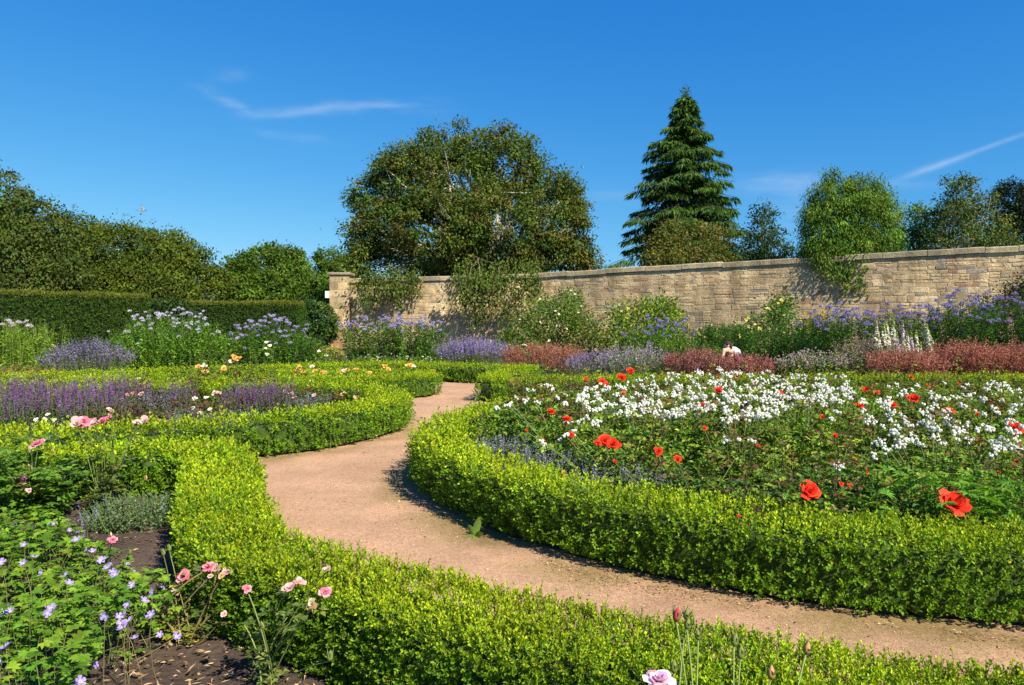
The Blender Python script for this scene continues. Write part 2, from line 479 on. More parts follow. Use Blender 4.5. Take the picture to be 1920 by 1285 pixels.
H3_MID = [(-6.2, 5.8), (-4.6, 6.3), (-3.4, 6.66), (-2.8, 6.68), (-2.5, 6.3), (-2.2, 5.55), (-1.88, 4.78), (-1.46, 3.95), (-1.08, 3.62), (-.55, 3.26),
          (-.2, 2.98), (.17, 2.79), (.45, 2.66), (.7, 2.58), (.95, 2.49), (1.2, 2.37), (1.6, 2.2), (2.4, 1.98), (2.9, 1.88)]

def disc(name, r, z, colour, material, n=96, **kw):
    a = Acc(); v, q, t = [(0, 0, z)], [], []
    rs = [4, 10, 25, 60, 140, r]
    for R in rs:
        for k in range(n):
            v.append((R * math.cos(k / n * 2 * math.pi), 20 + R * math.sin(k / n * 2 * math.pi), z))
    v[0] = (0, 20, z)
    for k in range(n): t.append((0, 1 + k, 1 + (k + 1) % n))
    for i in range(len(rs) - 1):
        for k in range(n):
            q.append((1 + i * n + k, 1 + (i + 1) * n + k, 1 + (i + 1) * n + (k + 1) % n, 1 + i * n + (k + 1) % n))
    a.raw(v, colour, q=q, t=t)
    return tag(a.build(name, material), **kw)
disc('ground', 600, -.02, (.055, .085, .02), M_GRASS, kind='structure', label='grassy ground around and beyond the walled garden', cat='ground')

# the gravel path: one sheet that runs under the hedges, mossy along its foot
def path_sheet():
    step = .16
    X, Y = np.meshgrid(np.arange(-13, 15, step), np.arange(.4, 20.4, step), indexing='ij')
    nx, ny = X.shape
    Z = .008 + .006 * fbm(X, Y, 1.1, 3, 3)
    edge = np.asarray(H1_EDGE); line = smooth_line(edge, .1)
    dist = np.full(X.shape, 9.0)
    for p in line: dist = np.minimum(dist, np.hypot(X - p[0], Y - p[1]))
    line2 = smooth_line(H2_EDGE, .15)
    for p in line2: dist = np.minimum(dist, np.hypot(X - p[0], Y - p[1]) + .08)
    nz = fbm(X, Y, 2.6, 4, 21)
    moss = np.clip((.42 - dist) / .3, 0, 1) * np.clip(.45 + 1.1 * nz, 0, 1)
    dirt = np.clip((.22 - dist) / .2, 0, 1) * np.clip(.7 + .5 * fbm(X, Y, 4, 3, 33), 0, 1)
    base = np.array([.47, .286, .176]); c = base[None, None] * (1 + .05 * fbm(X, Y, .8, 3, 8))[..., None]
    c = c * (1 - .62 * moss[..., None]) + np.array([.17, .15, .03]) * .62 * moss[..., None]
    c = c * (1 - .5 * dirt[..., None]) + np.array([.16, .10, .055]) * .5 * dirt[..., None]
    idx = np.arange(nx * ny).reshape(nx, ny)
    q = np.stack([idx[:-1, :-1], idx[1:, :-1], idx[1:, 1:], idx[:-1, 1:]], -1).reshape(-1, 4)
    a = Acc(); a.raw(np.stack([X, Y, Z], -1).reshape(-1, 3), c.reshape(-1, 3), q=q)
    tag(a.build('gravel_path', M_GRAVEL, smooth=True), 'pinkish gravel path winding between the box hedges', 'path', kind='structure')
path_sheet()

def inner(edge, off):
    l = smooth_line(edge, .2); d, n = side_normals(l)
    return l + n * off
SOIL = (.085, .058, .042)
bed1 = np.vstack([inner(H1_EDGE, .2), [(9, 3.4), (9, 11)]])
poly_sheet('rose_bed_soil', bed1, .03, SOIL, M_SOIL, .12, .04, label='bare soil under the red and white roses', cat='soil')
bed2 = inner(H2_EDGE, .2)
poly_sheet('salvia_bed_soil', bed2, .03, SOIL, M_SOIL, .15, .04, label='soil of the crescent bed of purple salvia', cat='soil')
bed4 = inner(H4_EDGE, .2)
poly_sheet('yellow_rose_bed_soil', bed4, .03, SOIL, M_SOIL, .2, .04, label='soil of the bed of yellow roses', cat='soil')
h3 = smooth_line(H3_MID, .2)
bed3 = np.vstack([h3, [(2.9, .6), (-6.2, .6)]])
poly_sheet('geranium_bed_soil', bed3, .025, (.095, .066, .050), M_SOIL, .07, .035, label='dark crumbly soil of the near bed beside the geranium', cat='soil')
border = np.vstack([inner(H6_EDGE, .2), inner(H5_EDGE, .25), [(34, 15), (34, 24), (20.3, 28.9), (1.2, 38.2), (-10, 40.8), (-30, 41), (-30, 13)]])
poly_sheet('border_soil', border, .03, SOIL, M_SOIL, .4, .06, label='soil of the long border under the wall', cat='soil')

# soil crumbs, chips and dry clippings on the near bed
a = Acc()
p = sample_poly([(-4, 6.5), (-2.9, 6.55), (-2.5, 5.5), (-2.2, 4.8), (-1.7, 3.9), (-1.2, 3.3), (-.6, 2.8), (0, 2.4), (0, 1.4), (-3, 1.4), (-4, 3)], 3400)
z = .03 + .035 * (fbm(p[:, 0], p[:, 1], 2.2, 4, 5) * .6 + .3)
a.octas(np.c_[p, z + .004], .004 + .012 * RNG.random(3400) ** 3, jitter_cols((.09, .063, .048), 3400, .25))
tag(a.build('soil_crumbs', M_CLOD), 'loose crumbs of dark soil on the near bed', 'soil', kind='stuff')
a = Acc()
n = 520
q = np.vstack([sample_poly([(-1.9, 3.6), (-1.15, 3.55), (-.7, 2.9), (-.4, 2.5), (-1.6, 2.4)], 380), sample_poly([(-3.9, 6.2), (-2.9, 6.4), (-2.2, 4.6), (-3.4, 5.0)], 140)])
A = np.c_[rnd(n, 2), uni(-.1, .25, n)]
a.leaves(np.c_[q, np.full(n, .055)], A, np.tile([0, 0, 1.], (n, 1)) + rnd(n) * .3, uni(.015, .06, n), uni(.004, .016, n),
         pick_cols([(.42, .27, .13), (.5, .36, .2), (.25, .14, .07), (.36, .24, .15)], n))
tag(a.build('bark_chippings', M_CLOD), 'pale bark chips and dead leaves lying on the dark soil', 'bark chips', kind='stuff')

# gravel grains near the camera, dry hedge clippings along the foot of the rose bed hedge
a = Acc()
pp = sample_poly([(-2.4, 6.6), (-1.2, 3.9), (.2, 3.0), (1.4, 2.6), (3, 2.2), (4, 3.3), (2.2, 3.6), (.6, 4.4), (-.3, 5.3), (-1, 6.6), (-1.2, 8)], 9000)
cols = pick_cols([(.50, .33, .22), (.38, .24, .16), (.62, .46, .34), (.3, .2, .14), (.55, .38, .27)], len(pp), .15)
a.octas(np.c_[pp, .011 + .006 * fbm(pp[:, 0], pp[:, 1], 1.1, 3, 3)], .0018 + .0035 * RNG.random(len(pp)) ** 3, cols)
tag(a.build('gravel', M_CLOD), 'loose fine gravel grains on the near path', 'gravel', kind='stuff')
a = Acc(); n = 420
q = sample_poly([(-2.3, 6.6), (-1.1, 3.8), (.2, 3.0), (1.4, 2.6), (3, 2.2), (4, 3.3), (2.2, 3.7), (.6, 4.5), (-.3, 5.5), (-1, 6.9), (-1.1, 9), (-1.2, 13), (-1.7, 12), (-1.7, 9.5)], n)
a.octas(np.c_[q, np.full(n, .014)], .004 + .012 * RNG.random(n) ** 4, pick_cols([(.40, .30, .22), (.30, .2, .14), (.5, .40, .31), (.2, .15, .11)], n))
m_ = 170; a.leaves(np.c_[q[:m_], np.full(m_, .02)], np.c_[rnd(m_, 2), uni(-.05, .15, m_)], np.tile([0, 0, 1.], (m_, 1)) + rnd(m_) * .3, uni(.012, .035, m_), uni(.006, .016, m_), pick_cols([(.26, .20, .06), (.30, .16, .06), (.16, .2, .04), (.36, .26, .12)], m_))
tag(a.build('path_litter', M_CLOD), 'small stones and fallen leaves scattered on the gravel path', 'litter', kind='stuff')
line = smooth_line(H1_EDGE[6:], .02); d, nn = side_normals(line)
k = RNG.integers(0, len(line), 4200)
off = -np.abs(RNG.normal(0.02, .11, 4200))
q = line[k] + nn[k] * off[:, None]
keep = fbm(q[:, 0], q[:, 1], 2.4, 3, 77) + .25 > off * -3 + RNG.normal(0, .25, 4200)
q = q[keep]; n = len(q)
a = Acc()
a.leaves(np.c_[q, .016 + .012 * RNG.random(n)], np.c_[rnd(n, 2), uni(-.05, .2, n)], np.tile([0, 0, 1.], (n, 1)) + rnd(n) * .4, uni(.01, .028, n), uni(.003, .009, n),
         pick_cols([(.40, .26, .12), (.30, .17, .07), (.48, .36, .2), (.16, .13, .03), (.22, .12, .06)], n))
tag(a.build('hedge_clippings', M_CLOD), 'dry brown clippings along the foot of the rose bed hedge', 'clippings', kind='stuff')

# ================================================================ CLIPPED BOX HEDGES
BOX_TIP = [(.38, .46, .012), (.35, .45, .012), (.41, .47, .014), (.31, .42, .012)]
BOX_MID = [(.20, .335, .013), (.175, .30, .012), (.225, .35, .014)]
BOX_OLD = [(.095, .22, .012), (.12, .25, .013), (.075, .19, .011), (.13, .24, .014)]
def hedge_frame(line, w, h, top_wob=.012):
    d, nn = side_normals(line)
    return d, nn
def box_hedge(label, mid, w=.48, h=.42, lod_max=3.0, dens=3700., base_lod=2.75, cap=(True, True)):
    line = smooth_line(mid, .05); n = len(line)
    d, nn = side_normals(line)
    m0 = line[n // 2]
    root = thing('box_hedge', label, 'hedge', (m0[0], m0[1], 0), 'clipped box hedges')
    # twiggy core
    ins = .065
    prof = np.array([(-w / 2 + ins + .02, .03), (-w / 2 + ins, h * .35), (-w / 2 + ins, h - .09), (-w / 2 + ins + .05, h - ins), (w / 2 - ins - .05, h - ins), (w / 2 - ins, h - .09), (w / 2 - ins, h * .35), (w / 2 - ins - .02, .03)])
    ci = np.arange(0, n, 2)
    if ci[-1] != n - 1: ci = np.r_[ci, n - 1]
    v = np.concatenate([np.repeat(line[ci][:, None], 8, 1) + nn[ci][:, None] * prof[None, :, :1], np.broadcast_to(prof[None, :, 1:], (len(ci), 8, 1))], 2)
    v = v + RNG.normal(0, .012, v.shape)
    i = np.arange(len(ci) - 1)[:, None] * 8; j = np.arange(7)[None]
    q = np.stack([i + j, i + 8 + j, i + 9 + j, i + j + 1], -1).reshape(-1, 4)
    e = (len(ci) - 1) * 8
    q = np.vstack([q, [[0, 1, 6, 7], [1, 2, 5, 6], [2, 3, 4, 5]], [[e + 7, e + 6, e + 1, e], [e + 6, e + 5, e + 2, e + 1], [e + 5, e + 4, e + 3, e + 2]]])
    core = Acc(); core.raw(v.reshape(-1, 3), (.045, .080, .012), q=q)
    core.build('branches', M_CORE, root)
    # leafy shoots over the top, the sides and the ends
    seg = np.r_[np.linalg.norm(np.diff(line, axis=0), axis=1), 0]
    dist = np.hypot(line[:, 0], line[:, 1])
    lod = np.clip(dist / base_lod, 1, lod_max)
    per = 2 * h + w
    cnt = RNG.poisson(dens / lod ** 2 * per * seg * 1.04)
    k = np.repeat(np.arange(n), cnt); m = len(k)
    u = RNG.uniform(0, per, m)
    f = RNG.random(m)
    base = line[k] + d[k] * (seg[k] * f)[:, None]
    sd, top = np.zeros((m, 2)), np.zeros(m)
    lat = np.where(u < h, -w / 2, np.where(u > h + w, w / 2, u - h - w / 2))
    zz = np.where(u < h, u, np.where(u > h + w, per - u, h))
    istop = (u >= h) & (u <= h + w)
    Nrm = np.zeros((m, 3))
    Nrm[istop, 2] = 1
    lr = np.where(u < h, -1.0, 1.0)
    Nrm[~istop, :2] = nn[k][~istop] * lr[~istop, None]
    P = np.c_[base + nn[k] * lat[:, None], zz]
    L_ = lod[k]
    # ends
    for s_, use in ((0, cap[0]), (-1, cap[1])):
        if not use: continue
        ne = int(dens / lod[s_] ** 2 * w * h * 1.2)
        e2 = RNG.uniform(-w / 2, w / 2, ne); ez = RNG.uniform(0, h, ne)
        dd = d[s_] * (-1 if s_ == 0 else 1)
        P = np.vstack([P, np.c_[line[s_][None] + nn[s_][None] * e2[:, None], ez]])
        Nrm = np.vstack([Nrm, np.tile([dd[0], dd[1], 0], (ne, 1))]); istop = np.r_[istop, np.zeros(ne, bool)]
        L_ = np.r_[L_, np.full(ne, lod[s_])]
    # thin out what faces away from the path side view or lies well outside the picture
    view = nrm(P - EYE)
    keep = np.where((Nrm * view).sum(1) > .12, .38, 1.0)
    keep = np.where((np.abs(P[:, 0]) > P[:, 1] * .80 + .3) | (P[:, 1] < 1.9), keep * .3, keep)
    sel = RNG.random(len(P)) < keep
    P, Nrm, istop, L_ = P[sel], Nrm[sel], istop[sel], L_[sel]
    m = len(P)
    # round the shoulders a little and let the clipped face undulate
    wob = .016 * fbm(P[:, 0] * 1.0 + P[:, 2] * 3, P[:, 1] + P[:, 2] * 2, 3.1, 3, 15)
    depth = RNG.uniform(-.04, .012, m) * np.minimum(L_, 1.6)
    P = P + Nrm * (wob + depth)[:, None]
    zf = np.clip(P[:, 2] / h, 0, 1)
    P[:, 2] = np.maximum(P[:, 2], .035 * (1 + RNG.random(m)))
    skirt = np.clip((.10 - P[:, 2]) / .1, 0, 1) * (~istop)
    P[:, :2] -= Nrm[:, :2] * (skirt * .05)[:, None]
    axis = nrm(Nrm * np.where(istop, 1.0, .75)[:, None] + np.array([0, 0, 1.0]) * np.where(istop, .5, .75)[:, None] + rnd(m) * .38)
    nl = 8 if lod.min() < 1.6 else 6
    slen = uni(.028, .055, m) * L_ ** .75
    tall = istop & (RNG.random(m) < .05)
    slen[tall] *= 1.9
    per_a = nrm(np.cross(axis, rnd(m))); per_b = np.cross(axis, per_a)
    acc = Acc()
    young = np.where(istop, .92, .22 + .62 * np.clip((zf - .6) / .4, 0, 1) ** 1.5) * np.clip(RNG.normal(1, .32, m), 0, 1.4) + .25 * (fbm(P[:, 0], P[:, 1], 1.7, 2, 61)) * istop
    ll = uni(.0138, .0200, m) * L_ ** .84
    patch = 1 + .16 * fbm(P[:, 0] + P[:, 2], P[:, 1] - P[:, 2] * .7, 1.9, 3, 91)
    shoot_v = np.exp(RNG.normal(0, .16, m))
    for j in range(nl):
        t = (j // 2 + .6) / (nl // 2)
        ang = (j % 2) * math.pi + (j // 2) * 1.57 + RNG.normal(0, .3, m)
        out = per_a * np.cos(ang)[:, None] + per_b * np.sin(ang)[:, None]
        ax = nrm(out * (1.05 - .62 * t) + axis * (.45 + .65 * t) + rnd(m) * .18)
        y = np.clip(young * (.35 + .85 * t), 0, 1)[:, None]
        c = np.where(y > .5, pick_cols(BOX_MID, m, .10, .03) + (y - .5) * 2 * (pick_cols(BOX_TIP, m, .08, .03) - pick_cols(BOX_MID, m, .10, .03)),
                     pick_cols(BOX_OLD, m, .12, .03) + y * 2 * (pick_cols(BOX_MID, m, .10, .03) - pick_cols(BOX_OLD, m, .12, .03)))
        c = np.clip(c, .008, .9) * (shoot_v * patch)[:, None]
        dead = RNG.random(m) < .012
        c[dead] = pick_cols([(.34, .24, .10), (.26, .16, .07), (.42, .38, .10)], int(dead.sum()))
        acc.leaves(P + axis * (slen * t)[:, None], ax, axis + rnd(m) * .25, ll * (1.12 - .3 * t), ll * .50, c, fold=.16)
    near = L_ < 1.6
    if near.any():
        acc.stems(P[near] - axis[near] * .01, P[near] + axis[near] * (slen[near])[:, None], .0011, .0006, np.array([.12, .16, .03]), k=2)
    acc.build('foliage', M_GLOSSY, root, kind='stuff')
    return root
def from_edge(edge, w):
    l = smooth_line(edge, .05); d, nn = side_normals(l)
    return l[::4] + nn[::4] * (w / 2 + .07)
W1, W2 = .46, .46
box_hedge('low box hedge curving round the bed of red and white roses, right of the path', from_edge(H1_EDGE, W1), W1, .43)
box_hedge('near box hedge with long leafy shoots, bending round the dark soil and geranium bed', H3_MID, .48, .41)
box_hedge('box hedge with a rounded tip wrapping the purple salvia bed', from_edge(H2_EDGE, W2), W2, .42)
box_hedge('box hedge wrapping the bed of yellow roses behind the salvia bed', from_edge(H4_EDGE, .44), .44, .41)
box_hedge('far box hedge closing the end of the path below the tall bellflowers', from_edge(H6_EDGE, .44), .44, .40)
box_hedge('box hedge turning a square corner right of the far end of the path', from_edge(H5_EDGE, .46), .46, .42)

# a broad-leaved weed at the hedge foot
w0 = G(890, 1008)
rt = thing('dock_weed', 'small dock weed with broad pale leaves growing at the hedge foot on the path', 'weed', w0)
for ax, l_, w_ in (((.25, .1, 1), .15, .055), ((-.35, -.1, .8), .11, .045), ((.5, -.3, .35), .10, .04), ((-.75, -.35, .12), .09, .03), ((.05, -.9, .12), .09, .03)):
    a = Acc(); ax = np.array(ax, float); s = nrm(np.cross(ax, [0.1, 1, .2])); up = nrm(np.cross(s, ax))
    ts = np.linspace(0, 1, 6); wd = np.sin(np.pi * np.clip(ts * .95 + .03, 0, 1)) ** .8 * w_
    c0 = w0 + np.array([0, 0, .01]); v = []
    for t, wk in zip(ts, wd):
        m_ = c0 + nrm(ax) * l_ * t - up * (.03 * t * t)
        v += [m_ - s * wk / 2 + up * wk * .2, m_, m_ + s * wk / 2 + up * wk * .2]
    q = [(3 * i + j, 3 * i + j + 1, 3 * i + j + 4, 3 * i + j + 3) for i in range(5) for j in range(2)]
    a.raw(v, (.17, .27, .05), q=q); a.build('leaf', M_LEAF, rt, smooth=True)

# ================================================================ WALL AND PIER
KINK, FAR_R, FAR_L = np.array([1.1, 38.3]), np.array([1.1 + 18.9 * 1.45, 38.3 - 9.3 * 1.45]), np.array([-8.9, 40.85])
STONE_C = [(.62, .455, .25), (.66, .485, .272), (.58, .42, .228), (.63, .468, .265), (.59, .44, .256), (.68, .52, .305), (.49, .355, .20), (.63, .44, .24)]
STONE_RARE = [(.47, .29, .17), (.37, .30, .21), (.46, .39, .30), (.52, .33, .20)]
def stone_block(p0, ux, uz, un, L, Hh, proud, c, depth=.10, ch=.012, rag=.032):
    """an irregular dressed block: origin at its lower back corner; front chamfered"""
    j = lambda s: RNG.normal(0, s)
    back = [(0, 0), (L, 0), (L, Hh), (0, Hh)]
    frn = [(ch + abs(j(rag)), ch + abs(j(rag * .6))), (L - ch - abs(j(rag)), ch + abs(j(rag * .6))), (L - ch - abs(j(rag)), Hh - ch - abs(j(rag * .6))), (ch + abs(j(rag)), Hh - ch - abs(j(rag * .6)))]
    v = [p0 + ux * x + uz * z - un * .02 for x, z in back] + [p0 + ux * x + uz * z + un * (proud * .45) for x, z in back] + [p0 + ux * x + uz * z + un * (proud + j(.003)) for x, z in frn]
    q = [(8, 9, 10, 11)] + [(4 + i, 4 + (i + 1) % 4, 8 + (i + 1) % 4, 8 + i) for i in range(4)] + [(i, (i + 1) % 4, 4 + (i + 1) % 4, 4 + i) for i in range(4)] + [(3, 2, 1, 0)]
    return np.array(v), q
def wall_segment(root, A, B, zA, zB, stones, thick=.55, cop_len=(1.1, 2.1)):
    Ln = np.linalg.norm(B - A); ux = np.r_[(B - A) / Ln, 0]; un = np.array([ux[1], -ux[0], 0.0]); up = np.array([0, 0, 1.0])
    if un[1] > 0: un = -un
    top = lambda s: zA + (zB - zA) * s / Ln
    A3 = np.r_[A, 0]
    # mortar core
    ns = 24; v, q = [], []
    for i in range(ns + 1):
        s = Ln * i / ns; t = top(s) - .24
        b = A3 + ux * s
        v += [b - un * thick, b - un * thick + up * t, b + up * t, b]
    for i in range(ns):
        o = 4 * i
        q += [(o + k, o + 4 + k, o + 4 + (k + 1) % 4, o + (k + 1) % 4) for k in range(4)]
    q += [(0, 1, 2, 3), (4 * ns + 3, 4 * ns + 2, 4 * ns + 1, 4 * ns)]
    a = Acc(); a.raw(v, (.60, .45, .26), q=q); a.build('mortar', M_STONE, root)
    # rubble courses
    z = 0.0
    while z < max(zA, zB) - .25:
        hh = RNG.uniform(.13, .27); s = -RNG.uniform(0, .4)
        while s < Ln:
            l = RNG.uniform(.22, .42) if RNG.random() < .55 else RNG.uniform(.4, .85)
            s0, s1 = max(s, 0), min(s + l, Ln)
            lim = top((s0 + s1) / 2) - .25 - z
            h2 = min(hh, lim)
            if s1 - s0 > .08 and h2 > .05 and RNG.random() > .07:
                parts = [(0, h2)] if RNG.random() < .7 or h2 < .17 else [(0, h2 * .48), (h2 * .5, h2 * .5)]
                for zo, hz in parts:
                    if RNG.random() < .09: c = np.array(STONE_RARE[RNG.integers(0, 4)])
                    else: c = np.array(STONE_C[RNG.integers(0, 8)])
                    c = c * math.exp(RNG.normal(0, .07))
                    wv = .035 * math.sin(.9 * s0 + z * 2.1) + .02 * math.sin(2.7 * s0 + z)
                    p0 = A3 + ux * (s0 + .006) + up * (z + zo + .005 + wv)
                    vv, qq = stone_block(p0, ux, up, un, s1 - s0 - .014, hz - .012, RNG.uniform(.003, .017), c)
                    stones.append((vv, qq, c))
            s += l
        z += hh
    # coping
    s = 0.0
    while s < Ln - .02:
        l = min(RNG.uniform(*cop_len), Ln - s)
        if Ln - s - l < .5: l = Ln - s
        g = .012
        b0, b1 = A3 + ux * (s + g), A3 + ux * (s + l - g)
        j = RNG.normal(0, .014); t0, t1 = top(s) + j + RNG.normal(0, .008), top(s + l) + j + RNG.normal(0, .008); hc = .235; oh = .085
        v = []
        for b, t in ((b0, t0), (b1, t1)):
            v += [b + un * oh + up * (t - hc), b + un * oh + up * (t - .035), b + un * (oh - .04) + up * t, b - un * (thick + oh - .05) + up * (t - .02), b - un * (thick + oh) + up * (t - .06), b - un * (thick + oh) + up * (t - hc)]
        q = [(k, 6 + k, 6 + (k + 1) % 6, (k + 1) % 6) for k in range(6)]
        a = Acc(); c = np.array([(.43, .35, .215), (.47, .38, .23), (.38, .315, .195), (.49, .40, .25)][RNG.integers(0, 4)]) * math.exp(RNG.normal(0, .08))
        a.raw(v, c, q=q + [(5, 4, 1, 0), (4, 3, 2, 1), (6, 7, 10, 11), (7, 8, 9, 10)])
        a.build('coping_stone', M_STONE, root, origin=world_loc(root))
        s += l
wall = thing('garden_wall', 'old pale sandstone garden wall with flat coping stones behind the long border', 'wall', (6, 36, 0))
stones = []
wall_segment(wall, FAR_L, KINK, 3.85, 4.0, stones)
wall_segment(wall, KINK, FAR_R, 4.0, 4.0 + .53 * 1.45, stones)
sz = []
for vv, qq, c in stones:
    px, py = px_of(vv)
    seen = px.mean() > 620 and px.mean() < 1930 and vv[:, 2].mean() > 1.9
    sz.append((np.ptp(px) * np.ptp(py)) if seen else 0)
order = np.argsort(sz)[::-1]
chosen = set(order[:300].tolist())
rest = Acc()
for i, (vv, qq, c) in enumerate(stones):
    if i in chosen and sz[i] > 0:
        a = Acc(); a.raw(vv, c, q=qq); o = vv.mean(0)
        ob = a.build('stone', M_STONE, wall, origin=o); ob.location = tuple(o - world_loc(wall))
    else: rest.raw(vv, c, q=qq)
rest.build('rubble_stones', M_STONE, wall, kind='stuff')

pier = thing('stone_pier', 'square pier of dressed blocks with a flat cap ending the garden wall', 'pier', (-9.4, 40.7, 0))
px0, px1, py0, py1, ph = -9.95, -8.88, 40.35, 41.5, 4.02
a = Acc(); e = .03
v = [(x, y, z) for z in (0, ph) for x, y in ((px0 + e, py0 + e), (px1 - e, py0 + e), (px1 - e, py1 - e), (px0 + e, py1 - e))]
a.raw(v, (.42, .34, .24), q=[(0, 1, 5, 4), (1, 2, 6, 5), (2, 3, 7, 6), (3, 0, 4, 7), (4, 5, 6, 7)]); a.build('mortar', M_STONE, pier)
z = 0.0; up = np.array([0, 0, 1.]); row = 0
while z < ph - .05:
    hh = min(RNG.uniform(.30, .42), ph - z)
    if ph - z - hh < .15: hh = ph - z
    for face in range(2):
        if face == 0: P0, ux, un, Ln = np.array([px0, py0 + e, z]), np.array([1., 0, 0]), np.array([0, -1., 0]), px1 - px0
        else: P0, ux, un, Ln = np.array([px0 + e, py1, z]), np.array([0, -1., 0]), np.array([-1., 0, 0]), py1 - py0
        cut = [.0, .42 if row % 2 else .62, 1.0]
        for c0, c1 in zip(cut[:-1], cut[1:]):
            lowness = z / ph
            c = np.array(STONE_C[RNG.integers(0, 8)]) * math.exp(RNG.normal(0, .07))
            if z < 2.2 and RNG.random() < .4: c = np.array([(.50, .30, .17), (.46, .26, .14), (.55, .36, .2)][RNG.integers(0, 3)])
            vv, qq = stone_block(P0 + ux * (c0 * Ln + .004) + up * .004, ux, up, un, (c1 - c0) * Ln - .008, hh - .008, .02, c, ch=.012, rag=.005)
            a = Acc(); a.raw(vv, c, q=qq); o = vv.mean(0)
            ob = a.build('block', M_STONE, pier, origin=o); ob.location = tuple(o - world_loc(pier))
    z += hh; row += 1
a = Acc(); o = .085
lv = [(ph + .002, .05), (ph + .05, o), (ph + .14, o), (ph + .17, o - .05)]
v = [(x, y, zz) for zz, k in lv for x, y in ((px0 - k, py0 - k), (px1 + k, py0 - k), (px1 + k, py1 + k), (px0 - k, py1 + k))]
q = [(4 * i + k, 4 * i + (k + 1) % 4, 4 * i + 4 + (k + 1) % 4, 4 * i + 4 + k) for i in range(3) for k in range(4)] + [(3, 2, 1, 0), (12, 13, 14, 15)]
a.raw(v, (.42, .36, .25), q=q); a.build('cap', M_STONE, pier)
# small white panel on the outer side of the pier
sp = D(621.5, 553, 40.9)
a = Acc(); x0, x1, y0, y1, z0, z1 = px0 - .21, px0 + .02, 40.27, 40.31, sp[2] - .19, sp[2] + .18
v = [(x, y, z) for z in (z0, z1) for x, y in ((x0, y0), (x1, y0), (x1, y1), (x0, y1))]
a.raw(v, (.78, .78, .76), q=[(0, 1, 5, 4), (1, 2, 6, 5), (2, 3, 7, 6), (3, 0, 4, 7), (4, 5, 6, 7), (3, 2, 1, 0)])
a.raw([(x, y, z) for z in (sp[2] - .03, sp[2] + .03) for x, y in ((px0 - .04, y1 + .002), (px0 + .015, y1 + .002), (px0 + .015, y1 + .12), (px0 - .04, y1 + .12))], (.3, .3, .3), q=[(0, 1, 5, 4), (1, 2, 6, 5), (2, 3, 7, 6), (3, 0, 4, 7), (4, 5, 6, 7), (3, 2, 1, 0)])
tag(a.build('white_sign', M_PAINT, origin=np.array([x0, y0, z0])), 'small plain white sign fixed to the left side of the stone pier', 'sign')
# ================================================================ YEW HEDGES
def yew_hedge(label, A, B, thick, h, dens=240):
    A, B = np.array(A, float), np.array(B, float); Ln = np.linalg.norm(B - A); u = np.r_[(B - A) / Ln, 0]; n_ = np.array([u[1], -u[0], 0])
    if n_[1] > 0: n_ = -n_                                       # towards the camera
    root = thing('yew_hedge', label, 'hedge', ((A[0] + B[0]) / 2, (A[1] + B[1]) / 2, 0), 'tall clipped yew hedges')
    A3 = np.r_[A, 0]; ins = .10
    c = Acc(); v = []
    for z in (.02, h - ins):
        for a_, b_ in ((ins, ins), (Ln - ins, ins), (Ln - ins, thick - ins), (ins, thick - ins)):
            v.append(A3 + u * a_ - n_ * b_ + np.array([0, 0, z]))
    c.raw(v, (.012, .018, .006), q=[(0, 1, 5, 4), (1, 2, 6, 5), (2, 3, 7, 6), (3, 0, 4, 7), (4, 5, 6, 7)])
    c.build('branches', M_CORE, root)
    P, N = [], []
    for (o, e1, e2, l1, l2, nn) in ((A3, u, np.array([0, 0, 1.]), Ln, h, n_), (A3, -n_, np.array([0, 0, 1.]), thick, h, -u), (A3 + u * Ln, -n_, np.array([0, 0, 1.]), thick, h, u),
                                    (A3 + np.array([0, 0, h]), u, -n_, Ln, thick, np.array([0, 0, 1.]))):
        m = int(l1 * l2 * dens)
        P.append(o + e1 * uni(0, l1, m)[:, None] + e2 * uni(0, l2, m)[:, None]); N.append(np.tile(nn, (m, 1)))
    P, N = np.vstack(P), np.vstack(N); m = len(P)
    wob = .05 * fbm(P[:, 0] + P[:, 1] * .7, P[:, 2] * 1.4 + P[:, 1], 1.3, 3, 4)
    P = P + N * (wob + RNG.uniform(-.08, .02, m))[:, None]
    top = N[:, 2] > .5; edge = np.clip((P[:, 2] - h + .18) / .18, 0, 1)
    acc = Acc()
    for j in range(4):
        ax = nrm(N * .7 + np.array([0, 0, .45]) + rnd(m) * .55)
        y = np.clip(np.where(top, .8, .05 + .75 * edge) * RNG.normal(1, .3, m), 0, 1)[:, None]
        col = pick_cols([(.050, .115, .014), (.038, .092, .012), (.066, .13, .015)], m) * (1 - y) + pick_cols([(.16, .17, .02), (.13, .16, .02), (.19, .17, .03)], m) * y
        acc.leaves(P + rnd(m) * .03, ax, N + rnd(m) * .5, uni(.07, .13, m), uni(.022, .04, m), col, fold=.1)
    acc.build('foliage', M_NEEDLE, root, kind='stuff')
yew_hedge('tall dark clipped yew hedge running back at the far left', (-19.2, 23.5), (-15.0, 30.6), 1.6, 2.58)
yew_hedge('lower dark yew hedge further back, to the left of the stone pier', (-15.6, 35.6), (-10.4, 35.8), 1.5, 2.42)

